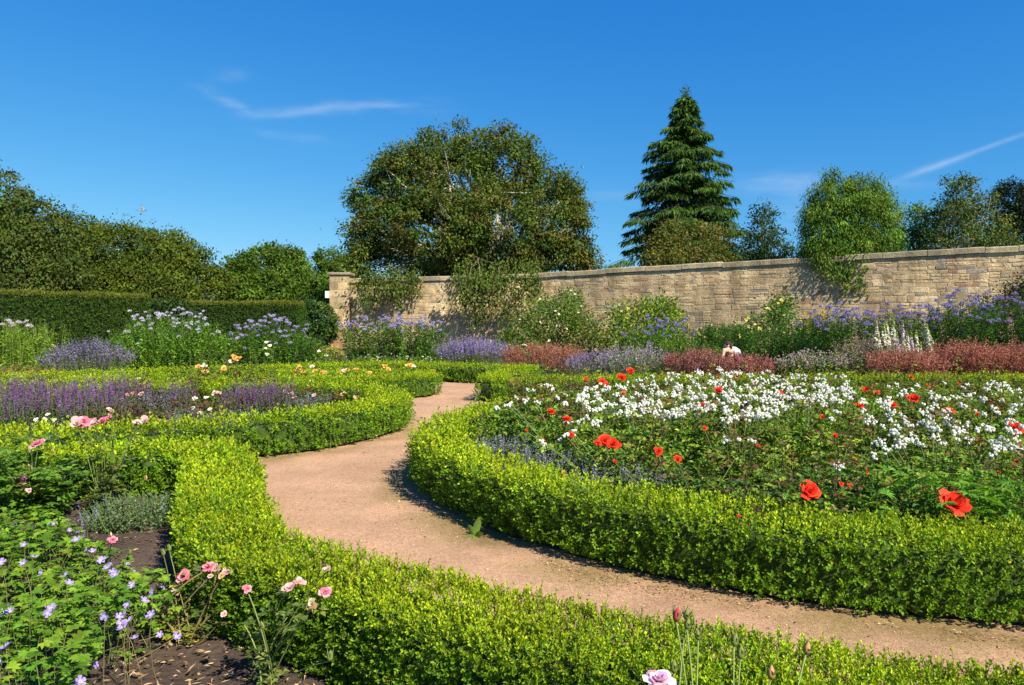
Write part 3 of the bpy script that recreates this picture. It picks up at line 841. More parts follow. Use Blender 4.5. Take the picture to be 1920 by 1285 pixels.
# ================================================================ TREES
DENSE = 2.0
def curve_pts(p0, p1, sag, k=7, wob=.0):
    t = np.linspace(0, 1, k)[:, None]; m = (p0 + p1) / 2 + sag
    q = (1 - t) ** 2 * p0 + 2 * t * (1 - t) * m + t * t * p1
    q[1:-1] += RNG.normal(0, wob, (k - 2, 3)); return q
def lobe_px(px, py, rx, ry, d, rd=None):
    """an ellipsoid of crown: its centre where the photo shows it at distance d, radii in metres"""
    c = D(px, py, d); k = d / FPX
    return c, np.array([rx * k, (rd if rd else (rx + ry) / 2) * k if rd is None else rd, ry * k])
def clusters(lobes, per_m2, shell=(.55, 1.02)):
    C, Nn = [], []
    for c, r in lobes:
        area = 4 * math.pi * ((r[0] * r[1]) ** 1.6 / 3 + (r[0] * r[2]) ** 1.6 / 3 + (r[1] * r[2]) ** 1.6 / 3) ** (1 / 1.6)
        n = max(6, int(area * per_m2)); d = nrm(rnd(n))
        s = RNG.uniform(shell[0], shell[1], n) ** .6
        C.append(c + d * r * s[:, None]); Nn.append(nrm(d / r))
    return np.vstack(C), np.vstack(Nn)
def tree(name, label, cat, base, lobes, trunk_h, trunk_r, bark, cols, leaf=(.10, .16), per_m2=2.2, per_cluster=26, crad=.45, limbs=16, hang=0.0, group=None,
         leaf_w=.55, shell=(.55, 1.02), lean=(0, 0), material=None, cluster_var=.22, stems=1, twig=True, out=.5, flat=1.0, spread=1.0):
    base = np.array([base[0], base[1], 0.0])
    root = thing(name, label, cat, base, group)
    C, Nn = clusters(lobes, per_m2 * DENSE, shell); nC = len(C)
    # woody frame
    a = Acc(); tops = []
    for s_ in range(stems):
        b0 = base + np.array([RNG.normal(0, .25), RNG.normal(0, .2), 0]) * (stems > 1)
        tp = base + np.array([lean[0] + RNG.normal(0, .5) * (stems > 1), lean[1], trunk_h * RNG.uniform(.9, 1.1)])
        pts = curve_pts(b0 - np.array([0, 0, .1]), tp, RNG.normal(0, .12 * trunk_h ** .5, 3) * [1, 1, 0], 8, .02)
        a.tube(pts, np.linspace(trunk_r * 1.35, trunk_r * .7, 8) / stems ** .5, bark, 8); tops.append(pts)
    a.build('trunk', M_BARK, root, smooth=True)
    order = RNG.permutation(nC)[:limbs]
    tw = Acc()
    lobe_c = np.array([c for c, r in lobes]); 
    for i, k in enumerate(order):
        pts = tops[i % stems]; st = pts[RNG.integers(4, 8)]
        if i < len(lobes): tgt = lobes[i][0] + RNG.normal(0, .25, 3) * lobes[i][1]
        else: tgt = C[k]
        ln = np.linalg.norm(tgt - st)
        q = curve_pts(st, tgt, np.array([0, 0, .12 * ln]) + RNG.normal(0, .06 * ln, 3), 9, .02 * ln)
        r0 = trunk_r * RNG.uniform(.25, .5) / stems ** .4
        tw.tube(q, np.linspace(r0, r0 * .22, 9), np.array(bark) * math.exp(RNG.normal(0, .12)), 6)
        for m_ in range(3):
            kk = np.argmin(np.linalg.norm(C - q[RNG.integers(4, 9)] - RNG.normal(0, 1.0, 3), axis=1)); qq = curve_pts(q[RNG.integers(3, 8)], C[kk], RNG.normal(0, .15, 3), 6, .03)
            tw.tube(qq, np.linspace(r0 * .35, r0 * .08, 6), np.array(bark) * math.exp(RNG.normal(0, .15)), 5)
    tw.build('limbs', M_BARK, root, smooth=True)
    # leaves in clumps
    away = (Nn * nrm(C - EYE)).sum(1)
    cnt = RNG.poisson(per_cluster * 1.45 * np.where(away > .25, .32, 1.0) * np.exp(RNG.normal(0, .35, nC))); k = np.repeat(np.arange(nC), cnt); m = len(k)
    cs = crad * np.exp(RNG.normal(0, .25, nC))
    ball = nrm(rnd(m)); rr_ = RNG.random(m) ** .45
    off = ball * (rr_ * 1.35 * cs[k])[:, None] * np.array([spread, spread, flat * .8])
    P = C[k] + off
    if hang: P[:, 2] -= hang * RNG.random(m) ** 2 * 1.3 * cs[k]
    cc = pick_cols(cols, nC, cluster_var, .05)[k] * np.exp(RNG.normal(0, .16, (m, 1))) * np.exp(RNG.normal(0, .04, (m, 3)))
    ax = nrm(Nn[k] * out + rnd(m) * .6 + np.array([0, 0, -.25 - hang]))
    f = Acc()
    f.leaves(P, ax, ball * 1.1 + Nn[k] * .4 + rnd(m) * .5 + np.array([0, 0, .3]), uni(leaf[0], leaf[1], m), uni(leaf[0], leaf[1], m) * leaf_w, np.clip(cc, .004, .9), fold=.12)
    f.build('crown', material or M_LEAF, root, kind='stuff')
    return root, C
L = lobe_px
# the big pale-barked tree leaning over the wall
big = [L(850, 345, 105, 78, 44), L(955, 310, 62, 58, 44), L(770, 350, 75, 68, 44), L(706, 425, 50, 72, 44), L(815, 430, 105, 88, 42.5, 3.2), L(945, 425, 110, 92, 42.5, 3.2), L(1040, 400, 60, 88, 44),
       L(692, 488, 42, 34, 43), L(790, 492, 85, 36, 43), L(915, 487, 95, 44, 42.5), L(1035, 470, 55, 38, 44), L(1086, 492, 34, 22, 44), L(752, 298, 42, 38, 44.5), L(1010, 335, 42, 42, 44), L(948, 262, 24, 30, 44), L(1075, 380, 32, 50, 44.5), L(885, 280, 55, 40, 44.5), L(690, 365, 40, 45, 44), L(672, 455, 30, 52, 43.5), L(660, 500, 24, 26, 43), L(820, 275, 60, 36, 44.5), L(1085, 440, 34, 46, 44), L(735, 320, 40, 38, 44), L(1100, 490, 34, 20, 43.5)]
GREEN1 = [(.075, .12, .017), (.058, .10, .014), (.095, .135, .019), (.11, .13, .022), (.07, .115, .017), (.14, .125, .024)]
big = [(np.array([-2.2, c_[1], 7.6]) + (c_ - np.array([-2.2, c_[1], 7.6])) * .95, r_ * .93) for c_, r_ in big]
for px_, py_ in ((905, 240), (985, 262), (1020, 300), (1062, 330), (1098, 372), (1108, 420), (1112, 470), (1128, 492), (800, 248), (765, 262), (728, 290), (690, 322), (668, 362), (652, 418), (646, 470), (655, 512), (860, 236), (945, 240), (1080, 350), (705, 300)):
    big.append(L(890 + (px_ - 890) * .92 + RNG.normal(0, 5), 410 + (py_ - 410) * .92 + RNG.normal(0, 5), RNG.uniform(12, 24), RNG.uniform(11, 22), 44 + RNG.normal(0, .6)))
tree('broadleaf_tree', 'big round tree with white bark and bronze tinged leaves, hanging over the wall', 'tree', (-1.3, 43.6), big, 4.8, .42, (.44, .41, .36), GREEN1,
     leaf=(.14, .24), per_m2=1.05, per_cluster=42, crad=.48, limbs=80, hang=.25, cluster_var=.3)
HANG = [(.075, .125, .018), (.06, .105, .016), (.095, .14, .02), (.11, .125, .022)]
droop = [L(690, 560, 22, 26, 39.5, .3), L(748, 535, 30, 26, 39.5, .4), L(870, 565, 30, 36, 37.4, .4), L(945, 580, 34, 24, 37.0, .4), L(905, 535, 50, 30, 37.6, .5), L(1000, 545, 22, 30, 37.0, .3), L(703, 540, 24, 34, 39.6, .35), L(735, 552, 26, 18, 39.4, .35), L(770, 528, 20, 12, 39.6, .3), L(880, 548, 32, 34, 37.4, .45), L(925, 556, 34, 40, 37.0, .5), L(968, 545, 32, 36, 36.9, .45), L(900, 585, 32, 20, 37.2, .4), L(995, 524, 22, 18, 37.2, .3), L(667, 530, 12, 9, 39.9, .2)]
# its weeping outer boughs reach over the coping: they are part of the same tree
root_big = bpy.data.objects['broadleaf_tree']
C, Nn = clusters(droop, 2.4, (.1, 1.0)); k = np.repeat(np.arange(len(C)), RNG.poisson(17, len(C))); m = len(k)
f = Acc(); P = C[k] + rnd(m) * [.2, .12, .26]
f.leaves(P, rnd(m) * .5 + [0, -.1, -.9], rnd(m) * .6 + [0, -.6, .4], uni(.12, .21, m), uni(.07, .11, m), pick_cols(HANG, m, .3), fold=.12)
fill = [L(700, 518, 24, 12, 40.6, .5), L(755, 514, 34, 14, 40.4, .6), L(885, 508, 44, 20, 39.0, .7), L(945, 506, 44, 20, 38.6, .7), L(995, 506, 24, 14, 38.4, .5)]
C, Nn = clusters(fill, 3, (.2, 1.0)); k = np.repeat(np.arange(len(C)), RNG.poisson(18, len(C))); m = len(k)
f.leaves(C[k] + rnd(m) * [.22, .16, .2], rnd(m) * .5 + [0, -.1, -.7], rnd(m) * .6 + [0, -.6, .5], uni(.13, .22, m), uni(.07, .11, m), pick_cols(HANG, m, .3), fold=.12)
for i in range(90):                                              # ragged strands of different length
    r_ = RNG.random()
    sx = RNG.uniform(680, 785) if r_ < .4 else RNG.uniform(850, 1010)
    dw = np.interp(sx, [640, 800, 860, 1010], [39.9, 39.4, 38.0, 36.9]); y1 = 535 + 75 * RNG.random() ** 1.6 * (1 - abs(sx - 735) / 110 if r_ < .4 else 1 - abs(sx - 925) / 130)
    a0, a1 = D(sx, 516, dw), D(sx + RNG.normal(0, 6), y1, dw - .15); m = int(8 + 14 * np.linalg.norm(a1 - a0)); tt = RNG.random(m)[:, None]
    f.leaves(a0 + (a1 - a0) * tt + rnd(m) * [.10, .06, .06], rnd(m) * .5 + [0, -.1, -.8], rnd(m) * .6 + [0, -.7, .4], uni(.12, .21, m), uni(.07, .11, m), pick_cols(HANG, m, .3), fold=.12)
f.build('hanging_foliage', M_LEAF, root_big, kind='stuff')
t_ = Acc()
for c, r in droop[::3]:
    st = np.array([-1.3 + RNG.normal(0, 1.2), 42.4, 4.9 + RNG.random()])
    ov = np.array([c[0] * .9 + st[0] * .1, c[1] + 1.1, 4.3 + .3 * RNG.random()])
    q = np.vstack([curve_pts(st, ov, np.array([0, 0, .1]), 6, .06)[:-1], curve_pts(ov, c - [0, 0, r[2] * .8], np.array([0, -.2, .1]), 6, .04)])
    t_.tube(q, np.linspace(.03, .010, len(q)), (.17, .15, .12), 6)
t_.build('bough', M_BARK, root_big, smooth=True)

# trees beyond the yew hedges on the left
OLIVE = [(.08, .115, .018), (.068, .10, .017), (.10, .125, .02), (.058, .09, .015)]
GOLDEN = [(.085, .12, .012), (.068, .10, .011), (.105, .13, .013), (.052, .085, .010)]
MIDG = [(.08, .145, .014), (.065, .125, .013), (.105, .165, .016)]
tree('birch_tree', 'tall olive green birch at the far left edge with feathery top', 'tree', (-27.5, 40), [L(-8, 390, 52, 82, 40), L(62, 418, 58, 58, 40.5), L(95, 462, 62, 60, 40), L(15, 475, 75, 66, 39), L(118, 515, 52, 42, 39), L(-70, 440, 70, 110, 40), L(55, 535, 90, 40, 39)],
     6, .22, (.42, .40, .36), OLIVE, leaf=(.15, .24), per_m2=1.9, per_cluster=30, crad=.42, limbs=26, hang=.45)
tree('domed_yew_tree', 'broad dome of dark golden green foliage behind the tall yew hedge', 'tree', (-24.5, 49), [L(225, 488, 92, 68, 49), L(155, 445, 42, 40, 50), L(300, 482, 62, 52, 50), L(350, 520, 52, 56, 49), L(260, 545, 110, 50, 47), L(185, 540, 70, 55, 47.5), L(395, 548, 30, 48, 50), L(310, 568, 50, 30, 46)],
     3, .5, (.12, .09, .07), GOLDEN, leaf=(.17, .27), per_m2=1.2, per_cluster=52, crad=.66, limbs=10, flat=.75, leaf_w=.5, cluster_var=.22, material=M_NEEDLE)
tree('leafy_tree', 'rounded mid green tree between the dark dome and the stone pier', 'tree', (-17.8, 54), [L(505, 512, 70, 46, 54), L(445, 530, 34, 44, 54), L(565, 545, 48, 44, 54), L(500, 555, 85, 40, 52), L(600, 562, 36, 44, 52), L(535, 490, 34, 24, 54.5)],
     3, .4, (.15, .12, .09), MIDG, leaf=(.18, .28), per_m2=1.9, per_cluster=34, crad=.5, limbs=12, cluster_var=.28)
tree('small_round_tree', 'small round tree crown peeping out left of the big tree above the pier', 'tree', (-13.9, 58), [L(622, 490, 30, 26, 58), L(640, 510, 30, 24, 57), L(606, 506, 18, 16, 58)],
     4, .25, (.15, .12, .09), MIDG, leaf=(.15, .24), per_m2=2.6, per_cluster=30, crad=.42, limbs=6)
tree('dark_shrub', 'dark evergreen shrub filling the gap between the two yew hedges', 'shrub', (-16.9, 34.2), [L(304, 588, 32, 24, 34), L(335, 592, 24, 20, 34.5), L(278, 590, 16, 22, 35)],
     .9, .1, (.1, .08, .06), [(.03, .065, .016), (.04, .08, .018)], leaf=(.12, .2), per_m2=5, per_cluster=26, crad=.26, limbs=6)
tree('dark_shrub', 'dark leafy shrub standing left of the foot of the stone pier', 'shrub', (-10.7, 38.4), [L(596, 600, 30, 34, 38.3), L(614, 612, 14, 30, 39.2), L(575, 590, 20, 28, 39)],
     .9, .08, (.1, .08, .06), [(.035, .085, .02), (.045, .10, .02), (.09, .15, .03)], leaf=(.12, .2), per_m2=6, per_cluster=24, crad=.22, limbs=6)

# the spreading conifer behind the wall
def conifer(label, base, top_z, half_w, z0):
    base = np.array([base[0], base[1], 0.]); root = thing('conifer_tree', label, 'tree', base)
    a = Acc(); a.tube(np.array([base + [0, 0, z] for z in np.linspace(-.1, top_z - .2, 9)]), np.linspace(.4, .03, 9), (.10, .075, .055), 8); a.build('trunk', M_BARK, root, smooth=True)
    w, f = Acc(), Acc(); nb = 235
    for i in range(nb):
        s = ((i + RNG.random()) / nb) ** 1.0; z = z0 + (top_z - .5 - z0) * s
        ang = i * 2.399 + RNG.normal(0, .3)
        if RNG.random() < .13: continue
        r = half_w * (1 - s) ** .80 * RNG.uniform(.62, 1.26) * (1 + .12 * math.sin(s * 31 + ang)) + .25
        d = np.array([math.cos(ang), math.sin(ang), 0.])
        k = 10; t = np.linspace(0, 1, k)[:, None]
        rise = r * RNG.uniform(.05, .34)
        pts = base + [0, 0, z] + d * r * t + np.array([0, 0, 1.]) * (rise * np.sin(t * 2.2) - r * .30 * t ** 1.8 + r * .10 * t ** 5)
        w.tube(pts, np.linspace(.05, .008, k) * (.5 + (1 - s)), (.09, .065, .05), 4)
        m = int(80 + 54 * r); tt = RNG.uniform(.10, 1.0, m) ** .8
        p = np.stack([np.interp(tt, t[:, 0], pts[:, c]) for c in range(3)], 1)
        side = np.array([-d[1], d[0], 0.]); sw = (RNG.random(m) * 2 - 1)
        wd = .18 + .40 * r * .4 * np.sin(np.clip(tt, 0, 1) * math.pi * .9 + .25)
        p = p + side * (sw * wd)[:, None] - np.array([0, 0, 1.]) * (np.abs(sw) * wd * .55 + .03)[:, None]
        ax = nrm(d * .55 + side * (sw * .8)[:, None] + np.array([0, 0, -.75]) + rnd(m) * .32)
        col = pick_cols([(.045, .10, .02), (.065, .14, .02), (.035, .08, .02), (.10, .17, .02)], m, .25) * math.exp(RNG.normal(0, .12))
        f.leaves(p, ax, np.tile([0, 0, 1.], (m, 1)) + rnd(m) * .45, uni(.24, .50, m), uni(.06, .12, m), col, fold=.1, droop=.12)
    m = 150; p = base + np.c_[RNG.normal(0, .12, m), RNG.normal(0, .12, m), top_z - uni(0, .9, m)]
    f.leaves(p, rnd(m) * .5 + [0, 0, .55], rnd(m), uni(.14, .3, m), uni(.04, .07, m), pick_cols([(.05, .105, .022), (.075, .13, .02)], m), fold=.1)
    w.build('boughs', M_BARK, root); f.build('crown', M_NEEDLE, root, kind='stuff')
cb = D(1283, 500, 47.0)
conifer('tall pointed conifer with drooping tiered boughs rising behind the wall', (cb[0], 47.0), D(1288, 165, 47)[2], 5.1, 2.6)

tree('olive_bush', 'olive brown bushy small tree in front of the conifer', 'tree', (9.2, 39.5), [L(1290, 452, 72, 40, 39), L(1245, 470, 40, 36, 39), L(1345, 468, 42, 36, 39), L(1300, 490, 90, 24, 38)],
     2.5, .12, (.2, .16, .12), [(.12, .13, .022), (.15, .155, .03), (.095, .115, .02), (.17, .15, .035)], leaf=(.12, .2), per_m2=2.0, per_cluster=18, crad=.36, limbs=18, stems=3, shell=(.4, 1.05))
tree('blue_green_tree', 'dark blue green small tree with a thin top right of the conifer', 'tree', (12.6, 37.5), [L(1432, 425, 26, 46, 37.5), L(1448, 458, 38, 34, 37.3), L(1412, 465, 24, 34, 37.5), L(1440, 486, 50, 18, 37)],
     2.8, .09, (.12, .10, .09), [(.04, .08, .022), (.052, .095, .024), (.075, .12, .034)], leaf=(.11, .18), per_m2=2.8, per_cluster=15, crad=.28, limbs=18, shell=(.2, 1.1))
# weeping tree with a strand trailing over the wall
wp = [L(1592, 395, 62, 52, 33.5), L(1560, 425, 50, 58, 33.2), L(1625, 420, 52, 62, 33), L(1590, 462, 72, 36, 32.6, .8), L(1557, 322, 11, 22, 33.5), L(1540, 470, 34, 40, 32.7, .7), L(1640, 370, 32, 32, 33.3), L(1515, 480, 16, 26, 33, .5), L(1668, 392, 22, 26, 33.2), L(1560, 375, 46, 40, 33.4), L(1525, 430, 24, 50, 33), L(1650, 440, 34, 46, 32.8), L(1620, 350, 34, 26, 33.4), L(1575, 470, 50, 30, 32.2, .5), L(1625, 475, 36, 28, 32.0, .5)]
FRESH = [(.085, .17, .018), (.11, .20, .02), (.065, .14, .016), (.14, .22, .024)]
wr, WC = tree('weeping_tree', 'bright green weeping tree trailing long shoots over the wall coping', 'tree', (14.6, 33.8), wp, 4.3, .15, (.18, .14, .10), FRESH,
     leaf=(.10, .19), per_m2=4.2, per_cluster=26, crad=.28, limbs=24, hang=.9, leaf_w=.32, cluster_var=.28, out=.3)
f, t_ = Acc(), Acc()
for sx, y0, y1, nl in ((1547, 470, 500, 60), (1562, 470, 512, 90), (1580, 470, 528, 130), (1590, 470, 520, 110), (1608, 475, 545, 150), (1618, 480, 512, 80), (1630, 470, 500, 60), (1572, 470, 506, 80), (1640, 470, 492, 50), (1600, 470, 500, 90), (1530, 470, 500, 50), (1555, 470, 508, 120), (1565, 470, 518, 140), (1585, 470, 535, 160), (1612, 470, 530, 140), (1622, 474, 540, 120), (1596, 470, 512, 120), (1578, 472, 540, 110), (1540, 470, 505, 90)):
    dw = 31.9 - .38 * (sx - 1590) / 40 * .55
    p0 = D(sx, y0, dw + .9); p1 = D(sx, 484, dw + .25); p1[2] = max(p1[2], 4.55); p2 = D(sx + RNG.normal(0, 3), y1 + 10, dw - .3)
    q = np.vstack([curve_pts(p0, p1, np.array([0, 0, .2]), 5)[:-1], curve_pts(p1, p2, np.array([0, -.3, .15]), 8)])
    t_.tube(q, np.linspace(.016, .006, len(q)), (.12, .11, .05), 4)
    s = np.linspace(0, 1, len(q)); tt = RNG.random(nl) ** .8; p = np.stack([np.interp(tt, s, q[:, c]) for c in range(3)], 1) + rnd(nl) * [.10, .05, .08]
    f.leaves(p, rnd(nl) * .45 + [0, -.1, -.9], rnd(nl) * .7 + [0, -.5, .3], uni(.12, .20, nl), uni(.045, .08, nl), pick_cols(FRESH + [(.16, .23, .03)], nl), fold=.12)
t_.build('trailing_shoots', M_BARK, wr); f.build('trailing_foliage', M_LEAF, wr, kind='stuff')
tree('light_green_tree', 'low light green tree between the weeping tree and the thin birch', 'tree', (19.4, 36), [L(1712, 418, 42, 32, 36), L(1690, 450, 36, 26, 36), L(1745, 425, 30, 36, 36), L(1725, 458, 48, 18, 35.5)],
     2.8, .12, (.2, .16, .12), [(.11, .20, .03), (.09, .17, .026), (.14, .22, .036)], leaf=(.11, .18), per_m2=2.7, per_cluster=20, crad=.32, limbs=14, shell=(.3, 1.05))
tree('thin_birch_tree', 'airy birch with sparse leaves and many thin stems behind the wall', 'tree', (20.9, 34), [L(1800, 375, 40, 44, 34), L(1780, 415, 40, 46, 34), L(1835, 410, 48, 50, 34), L(1872, 440, 44, 30, 33.6), L(1820, 455, 75, 22, 33.4), L(1750, 455, 24, 26, 34)],
     3.4, .14, (.42, .38, .32), [(.075, .12, .022), (.10, .15, .026), (.058, .10, .02), (.13, .15, .035)], leaf=(.10, .17), per_m2=2.8, per_cluster=18, crad=.30, limbs=46, stems=5, shell=(.15, 1.1))
tree('upright_yew', 'blackish green upright yew at the far right behind the wall', 'tree', (23.7, 35.5), [L(1886, 385, 20, 42, 35.5), L(1912, 395, 24, 50, 35.5), L(1945, 400, 26, 60, 35.5), L(1915, 445, 48, 28, 35), L(1975, 420, 26, 50, 35)],
     2.5, .2, (.1, .08, .06), [(.014, .028, .012), (.02, .038, .014)], leaf=(.12, .2), per_m2=4.2, per_cluster=30, crad=.26, limbs=8, leaf_w=.35, material=M_NEEDLE)
# ================================================================ THE LONG BORDER AND THE LEFT BEDS
def px_size(npx, d): return npx * d / FPX
def head_mesh(kind, cols, seed):
    """one flower head about 1 unit wide; shared by its copies"""
    global RNG
    keep, RNG = RNG, np.random.default_rng(seed)
    a = Acc()
    if kind == 'panicle':                                           # loose domed head of small florets
        n = 70; d = nrm(rnd(n)); d[:, 2] = np.abs(d[:, 2]) * .9 - .1
        p = d * uni(.2, .5, n)[:, None]
        for j in range(2):
            a.leaves(p + rnd(n) * .02, nrm(d + rnd(n) * .7), d + rnd(n) * .4, uni(.14, .22, n), uni(.11, .17, n), pick_cols(cols, n, .16), fold=.1)
        g = 18; dg = nrm(rnd(g)); a.leaves(dg * .15 - [0, 0, .15], dg, rnd(g), .3, .08, jitter_cols((.10, .17, .04), g))
    elif kind == 'cluster':                                         # a truss of five to nine small white roses
        n = 8
        cts = nrm(rnd(n)) * uni(.12, .36, n)[:, None] * [1, 1, .55]
        for c in cts:
            m = 16; d = nrm(rnd(m) + [0, 0, .35]); ax = nrm(np.cross(d, rnd(m))); l_ = uni(.12, .18, m)
            a.leaves(c + d * .10 - ax * l_[:, None] * .5, ax, d, l_, l_ * .95, pick_cols(cols, m, .05, .015), fold=-.12)
            a.leaves(np.tile(c + [0, 0, .03], (4, 1)), rnd(4) * .4 + [0, 0, 1], rnd(4), .05, .04, pick_cols([(.55, .40, .06)], 4), fold=.1)
    elif kind == 'foxglove':                                        # one spike, 1 unit tall
        n = 100; t = uni(0, 1, n) ** .85; ang = uni(0, 6.28, n); r = .07 * (1 - t * .75)
        d = np.stack([np.cos(ang), np.sin(ang), np.full(n, -.45)], 1)
        col = pick_cols(cols, n, .08, .03); green = (t > .78)[:, None]
        col = np.where(green, pick_cols([(.38, .46, .12)], n), col)
        a.stems(np.array([[0, 0, -.15]]), np.array([[0, 0, 1.0]]), .016, .004, np.array([.17, .26, .06]), k=4)
        for j in range(2):
            a.leaves(np.stack([d[:, 0] * r * .4, d[:, 1] * r * .4, t], 1), d + rnd(n) * .25, rnd(n) * .4 + [0, 0, 1], .105 * (1 - t * .7), .085 * (1 - t * .65), col, fold=.3)
    RNG = keep
    return a.mesh(kind + '_head')
LILAC = [(.44, .38, .64), (.37, .32, .58), (.52, .46, .68)]
MAUVE = [(.62, .58, .72), (.55, .50, .68), (.72, .68, .76)]
PINKISH = [(.66, .55, .64), (.74, .66, .70), (.58, .46, .56)]
BLUE = [(.31, .28, .56), (.26, .23, .48), (.38, .34, .62)]
VIOLET = [(.34, .25, .52), (.28, .20, .44), (.42, .32, .58)]
def heads(kind, cols, mat_, n=3, seed=1):
    ms = [head_mesh(kind, cols, seed * 10 + i) for i in range(n)]
    for m in ms: m.materials.append(mat_)
    return ms
H_LILAC, H_MAUVE, H_BLUE, H_VIOLET, H_PINK = (heads('panicle', c, M_PETAL, 3, i + 1) for i, c in enumerate((LILAC, MAUVE, BLUE, VIOLET, PINKISH)))
H_WHITE = heads('cluster', [(.90, .89, .80), (.86, .85, .76), (.92, .90, .84)], M_PETAL, 5, 21)
H_FOX = heads('foxglove', [(.82, .80, .66), (.78, .78, .60), (.85, .82, .74)], M_PETAL, 4, 31)
H_FOXP = heads('foxglove', [(.62, .48, .68), (.72, .60, .74)], M_PETAL, 2, 35)

def clump(name, label, cat, foot, h, ns, leafc, leaf=(.06, .11), lw=.3, per=22, group=None, splay=.25, dome=.35, headset=None, nheads=0, hsize=(.12, .2), hz=(.9, 1.02),
          stemc=(.12, .18, .05), spikes=None, spike=(.12, .3, .02), upleaf=.0, floor=.05, wiry=0, wirec=None, leaf_top=.93, stem_r=.005, poly=None, mat_=None, spike_cover=1.0, dots=None):
    """a clump of upright stems: foot = (x, y, rx, ry); flower heads are parts, fine spikes and hazes are one mass"""
    x, y, rx, ry = foot
    root = thing(name, label, cat, (x, y, 0), group)
    r = np.sqrt(RNG.random(ns)); an = uni(0, 6.283, ns)
    e = np.stack([r * np.cos(an), r * np.sin(an)], 1)
    P0 = np.c_[x + e[:, 0] * rx, y + e[:, 1] * ry, np.full(ns, .02)]
    H = h * (1 - dome * r ** 2) * uni(.84, 1.05, ns)
    P1 = P0 + np.c_[e * [rx, ry] * splay + rnd(ns, 2) * .07 * h, H]
    st = Acc(); st.stems(P0, P1, stem_r, stem_r * .5, jitter_cols(stemc, ns, .15), bend=np.c_[rnd(ns, 2) * .05 * h, np.zeros(ns)], k=4)
    st.build('stems', M_STEM, root, kind='stuff')
    f = Acc(); k = np.repeat(np.arange(ns), per); m = len(k)
    t = RNG.uniform(floor, leaf_top, m)
    p = P0[k] + (P1 - P0)[k] * t[:, None] + rnd(m) * [.012, .012, .01]
    a = uni(0, 6.283, m); d = np.stack([np.cos(a), np.sin(a), np.full(m, upleaf) + RNG.normal(0, .35, m)], 1)
    sz = uni(leaf[0], leaf[1], m) * (1.12 - .4 * t)
    f.leaves(p, d, np.array([0, 0, 1.]) + rnd(m) * .35, sz, sz * lw, pick_cols(leafc, ns, .15)[k] * np.exp(RNG.normal(0, .16, (m, 1))), fold=.14, droop=.28)
    f.build('foliage', mat_ or M_LEAF, root, kind='stuff')
    if spikes is not None:
        s_ = Acc(); nn = int(spike[2]); take = RNG.permutation(ns)[:int(ns * spike_cover)]
        k = np.repeat(take, nn); m = len(k); tt = RNG.random(m)
        ln = spike[1] * uni(.7, 1.15, ns)
        up_ = nrm(P1 - P0)
        p = P1[k] + up_[k] * (ln[k] * (tt - .45))[:, None]; a = uni(0, 6.283, m)
        d = np.stack([np.cos(a), np.sin(a), uni(-.1, .9, m)], 1)
        w_ = spike[0] * (1.1 - .75 * tt)
        s_.leaves(p, d, np.array([0, 0, 1.]) + rnd(m) * .4, w_, w_ * .75, pick_cols(spikes, ns, .16)[k] * np.exp(RNG.normal(0, .14, (m, 1))), fold=.2)
        s_.build('flower_spikes', M_PETAL, root, kind='stuff')
    if wiry:
        w_ = Acc(); k = RNG.integers(0, ns, wiry); t0 = uni(.25, .95, wiry)[:, None]
        a0 = P0[k] + (P1 - P0)[k] * t0
        a1 = a0 + np.c_[rnd(wiry, 2) * .11 * h, uni(.1, .34, wiry) * h]
        w_.stems(a0, a1, stem_r * .7, stem_r * .4, pick_cols(wirec, wiry, .2), k=2)
        kk = np.repeat(np.arange(wiry), 7); m = len(kk); tt = RNG.uniform(.2, 1.05, m)[:, None]
        w_.leaves(a0[kk] + (a1 - a0)[kk] * tt + rnd(m) * .012 * h, rnd(m), rnd(m), uni(.02, .042, m), uni(.018, .03, m), pick_cols(wirec, m, .25), fold=.2)
        w_.build('feathery_plumes', M_PETAL, root, kind='stuff')
    if dots is not None:
        col, n_, s0, s1 = dots; dd = Acc(); k = RNG.integers(0, ns, n_); c0 = P0[k] + (P1 - P0)[k] * uni(.75, 1.03, n_)[:, None] + rnd(n_) * .03
        for j in range(4): dd.leaves(c0, rnd(n_) + [0, 0, .5], rnd(n_), uni(s0, s1, n_), uni(s0, s1, n_) * .8, pick_cols(col, n_, .12), fold=.2)
        dd.build('small_flowers', M_PETAL, root, kind='stuff')
    if headset:
        # heads go on the tallest stems
        order = np.argsort(-(P1[:, 2] - .25 * (P1[:, 1] - y) + RNG.normal(0, .12 * h, ns)))[:nheads]
        for i in order:
            sz_ = RNG.uniform(*hsize)
            inst(headset[RNG.integers(0, len(headset))], 'flower_head', root, P1[i] * [1, 1, 1] + np.array([0, 0, H[i] * (RNG.uniform(*hz) - 1)]), sz_, (RNG.normal(0, .25), RNG.normal(0, .25), RNG.uniform(0, 6)))
    return root
def foot_px(x0, x1, ytop, d, ry=.6):
    """a clump that spans x0..x1 and reaches ytop in the photograph, standing at distance d"""
    a, b = D(x0, ytop, d), D(x1, ytop, d)
    return ((a[0] + b[0]) / 2, d, (b[0] - a[0]) / 2 * .92, ry), max(.2, (a[2] + b[2]) / 2) * 1.07
LIME = [(.20, .33, .022), (.25, .38, .028), (.16, .28, .02)]
MIDL = [(.12, .25, .022), (.145, .28, .025), (.095, .21, .02)]
DARKL = [(.06, .145, .02), (.08, .175, .022), (.048, .12, .018)]
GREYL = [(.16, .21, .11), (.13, .18, .10), (.19, .24, .14)]
def C(name, label, cat, x0, x1, yt, d, ns, lc, ry=.6, **kw):
    ft, h = foot_px(x0, x1, yt, d, ry); return clump(name, label, cat, ft, h, ns, lc, **kw)

